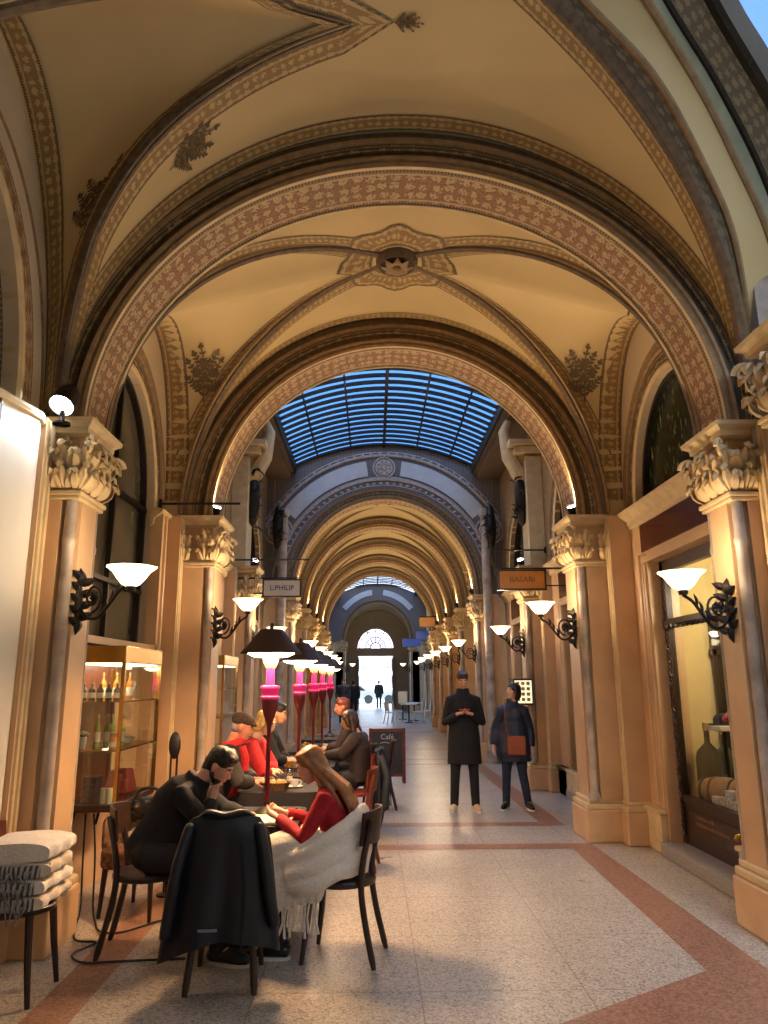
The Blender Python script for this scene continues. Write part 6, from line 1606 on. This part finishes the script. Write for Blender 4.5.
# hanging corner beside the thigh
for k in range(9):
    x = .06 + .045 * k; m.tube([(x, .2, .56), (x + .01, .25, .48), (x + .02, .255, .4), (x + .03 + .004 * k, .25, .36 - .012 * k)], [.04, .036, .032, .02], 8)
fuse(m, 'blanket_body', 'wool_cream', bl, .011, 3)
for k in range(18):
    x = .07 + .024 * k; z0 = .37 - .006 * k; l = rnd.uniform(.13, .2); m = MB(); m.tube([(x + .02, .25, z0 + .02), (x + .025 + rnd.uniform(-.01, .01), .255, z0 - l * .5), (x + .03 + rnd.uniform(-.02, .02), .25, z0 - l)], [.007, .0065, .009], 6); m.build('tassel', 'wool_cream', bl)

# -- standing couple
PS = dict(k=.98, head=(.04, 0, 1.655), hpitch=.42, neck=(-.01, 0, 1.49), chest=(0, 0, 1.3), pelvis=(-.01, 0, .95),
    sh=((0, -.175, 1.39), (0, .175, 1.39)), el=((.02, -.245, 1.11), (.02, .245, 1.11)), wr=((.25, -.09, 1.23), (.25, .09, 1.23)),
    hand=(((.6, .8, .2), (.2, .3, .9), .7, -1), ((.6, -.8, .2), (.2, -.3, .9), .7, 1)),
    hip=((0, -.09, .9), (0, .09, .9)), kn=((.02, -.125, .5), (.02, .115, .5)), an=((0, -.15, .1), (0, .13, .1)), fyaw=(-.2, .2), top='coat_black', topname='long_coat', topfat=.022, sleeve=.016, collar=.06, wide=1.4, shoes='shoe_tan', trousers='trouser',
    top_extra=[([(-.01, 0, 1.3), (-.01, 0, 1.15), (0, 0, .95), (0, 0, .72), (0, 0, .585)], [.08, .132, .148, .156, .162], 1.42)])
a, M = person('person', 'tall man in a long black coat standing in the passage looking at his phone', (.95, 10.2, 0), -pi / 2 - .05, PS, vox=.009)
hair_obj(a, M, 'short', 'hair_brown')
m = MB()
for z in (.7, .8, .9, 1.0, 1.1, 1.2): m.ball((.155, .0, z), (.008, .012, .012), 8)
m = None
o_ = thing('mobile_phone', 'red cased phone held by the tall man in the long black coat', 'phone', (.93, 9.89, 1.285)); m = MB(); m.box((0, 0, 0), (.13, .075, .014)); m.build('phone_body', plain('red case', rgb(214, 60, 50), .4), o_, smooth=False, bevel=.004)
m = MB(); m.box((0, .0, .008), (.115, .06, .002)); m.build('screen', 'phone', o_, smooth=False)
PK = dict(fem=True, k=.9, head=(.05, .02, 1.50), hyaw=-.95, hpitch=-.12, neck=(.0, 0, 1.34), chest=(0, 0, 1.17), pelvis=(0, 0, .86),
    sh=((0, -.15, 1.25), (0, .15, 1.25)), el=((-.03, -.24, 1.0), (-.03, .22, 1.0)), wr=((.04, -.27, .8), (.05, .23, .78)),
    hand=(((.1, 0, -1), (.2, .8, 0), .5, 1), ((.1, 0, -1), (.2, -.8, 0), .5, -1)),
    hip=((0, -.08, .82), (0, .08, .82)), kn=((.02, -.11, .45), (.03, .1, .45)), an=((0, -.13, .1), (0, .16, .1)), fyaw=(-.3, .3), top='coat_blue', topname='padded_coat', topfat=.032, sleeve=.028, collar=.07, wide=1.35, shoes='shoe_black', trousers='jeans', skin='skin2', brow='hair_brown',
    top_extra=[([(0, 0, 1.25), (0, 0, 1.08), (0, 0, .9), (0, .0, .72), (0, 0, .6)], [.07, .135, .16, .175, .165], 1.38), ([(-.06, -.05, 1.32), (-.08, 0, 1.34), (-.06, .05, 1.32)], [.06, .07, .06], 1)])
a, M = person('person', 'dark haired woman in navy padded coat looking up at the tall man', (1.63, 10.32, 0), -pi / 2 - .15, PK, vox=.009)
hair_obj(a, M, 'bob', 'hair_black')
b_ = thing('shoulder_bag', 'cognac leather crossbody bag hanging on the woman in the navy coat', 'bag', (1.63, 10.32, 0), -pi / 2 - .15)
m = MB(); m.box((.24, .03, .82), (.07, .24, .24)); m.build('bag_body', 'bag_tan', b_, smooth=False, bevel=.02)
m = MB(); m.box((.28, .03, .87), (.01, .23, .13)); m.build('bag_flap', 'bag_tan', b_, smooth=False, bevel=.004)
m = MB(); m.tube(cat([(.24, -.07, .93), (.235, -.1, 1.08), (.2, -.11, 1.25), (.1, -.1, 1.38), (-.06, -.08, 1.4)], 5), .011, 6, squash=.5); m.build('strap', 'bag_tan', b_)

# -- other seated guests
def seated(label, loc, rz, top, hair, kind, hd=(.2, 0, 1.2), pitch=.25, yaw=0, skin='skin', topname='jacket', fem=False, extra=None, k=.97, hands=None, fat=.028):
    P = dict(fem=fem, k=k, head=hd, hyaw=yaw, hpitch=pitch, neck=(hd[0] - .09, hd[1], hd[2] - .15), chest=(hd[0] - .13, 0, hd[2] - .3), pelvis=(-.02, 0, .58),
        sh=((hd[0] - .11, -.18, hd[2] - .2), (hd[0] - .11, .18, hd[2] - .2)), el=((hd[0] + .02, -.24, .84), (hd[0] + .02, .24, .84)), wr=((.37, -.1, .82), (.37, .1, .82)),
        hand=(((.8, .4, .0), (0, .2, -1), .5, -1), ((.8, -.4, .0), (0, -.2, -1), .5, 1)) if not hands else hands,
        hip=((0, -.1, .56), (0, .1, .56)), kn=((.4, -.11, .55), (.4, .11, .55)), an=((.38, -.1, .1), (.38, .12, .1)), top=top, topname=topname, topfat=fat, skin=skin, trousers='trouser')
    a, M = person('person', label, loc, rz, P, vox=.011)
    if kind: hair_obj(a, M, kind, hair, extra(M) if extra else None, .009)
    return a, M
a, M = seated('older man in dark grey jacket, red scarf and brown flat cap on the left side', (-1.66, 6.72, 0), .05, 'jacket_grey', 'hair_brown', None, hd=(.26, 0, 1.26), pitch=.35, skin='skin_pink')
m = MB(); hball(m, M, (-.01, 0, .07), (.108, .088, .055)); hball(m, M, (.07, 0, .055), (.05, .06, .016)); hball(m, M, (-.04, 0, .05), (.08, .085, .05)); fuse(m, 'flat_cap', 'cap_tweed', a, .008, 2)
m = MB(); hball(m, M, (-.05, 0, -.01), (.05, .074, .05)); fuse(m, 'hair', 'span', a, .009, 2)
m = MB(); m.tube([(.24 + .075 * cos(t) - .05, .085 * sin(t), 1.13 + .02 * cos(t)) for t in [2 * pi * i / 16 for i in range(17)]], .032, 8); m.tube([(.26, .02, 1.1), (.29, .03, 1.0), (.29, .04, .9)], [.035, .04, .03], 8); m.build('scarf', 'scarf_red', a)
def longx(M): return [([M @ V3((-.02, q * .05, .08)), M @ V3((-.05, q * .075, .0)), M @ V3((-.05, q * .08, -.12)), M @ V3((-.06, q * .07, -.24))], [.03, .035, .032, .012]) for q in (-1, -.5, 0, .5, 1)]
seated('blonde guest with pink red scarf leaning in beyond the flat capped man', (-1.6, 7.42, 0), -.05, 'scarf_red', 'hair_blond', 'bob', hd=(.32, -.05, 1.26), pitch=.4, yaw=-.3, fem=True, skin='skin2', k=.92, topname='pink_jacket')
seated('dark haired guest in black on the left side of the third table', (-1.58, 8.5, 0), 0, 'coat_black', 'hair_black', 'short', hd=(.27, 0, 1.3), pitch=.2)
seated('brown haired woman in dark coat seen from behind at the third table', (-.42, 8.95, 0), pi - .25, 'coat_brown', 'hair_brown', 'bob', hd=(.12, 0, 1.2), pitch=.2, fem=True, extra=longx, k=.95, topname='coat')
seated('auburn haired guest with raised hands on the right of the fourth table', (-.46, 9.9, 0), pi, 'coat_brown', 'hair_auburn', 'short', hd=(.2, 0, 1.32), pitch=.1, skin='skin_pink', yaw=.2)
# -- far walkers
def walker(label, loc, rz, top, h=1.72, step=.12, bagged=False):
    s = h / 1.72
    P = dict(k=.95, head=(.02, 0, 1.6), neck=(0, 0, 1.45), chest=(0, 0, 1.27), pelvis=(0, 0, .93), sh=((0, -.19, 1.4), (0, .19, 1.4)), el=((-.04, -.25, 1.13), (.02, .25, 1.13)), wr=((.04, -.24, .88), (.1, .22, .9)),
        hand=(((.1, 0, -1), (.1, .9, 0), .5, 1), ((.1, 0, -1), (.1, -.9, 0), .5, -1)), hip=((0, -.09, .88), (0, .09, .88)), kn=((step * .7, -.1, .48), (-step * .4, .1, .48)), an=((step, -.1, .1), (-step, .1, .1)), top=top, topname='coat', topfat=.035,
        top_extra=[([(0, 0, 1.1), (0, 0, .8), (0, 0, .68)], [.14, .15, .15], 1.4)])
    a, M = person('person', label, loc, rz, P, vox=.02); a.scale = (s, s, s); hair_obj(a, M, 'short', 'hair_black', vox=.016); return a
walker('person in dark clothes walking through the bright street doorway', (.12, 48.5, -.02), pi / 2, 'coat_black', 1.7, .18)
walker('distant person in a blue grey coat by the left side of the doorway, nearer one', (-1.45, 30.5, 0), -pi / 2, 'coat_blue', 1.75)
walker('distant person in dark coat by the left side of the doorway, farther one', (-1.15, 35.0, 0), pi / 2, 'coat_black', 1.7)
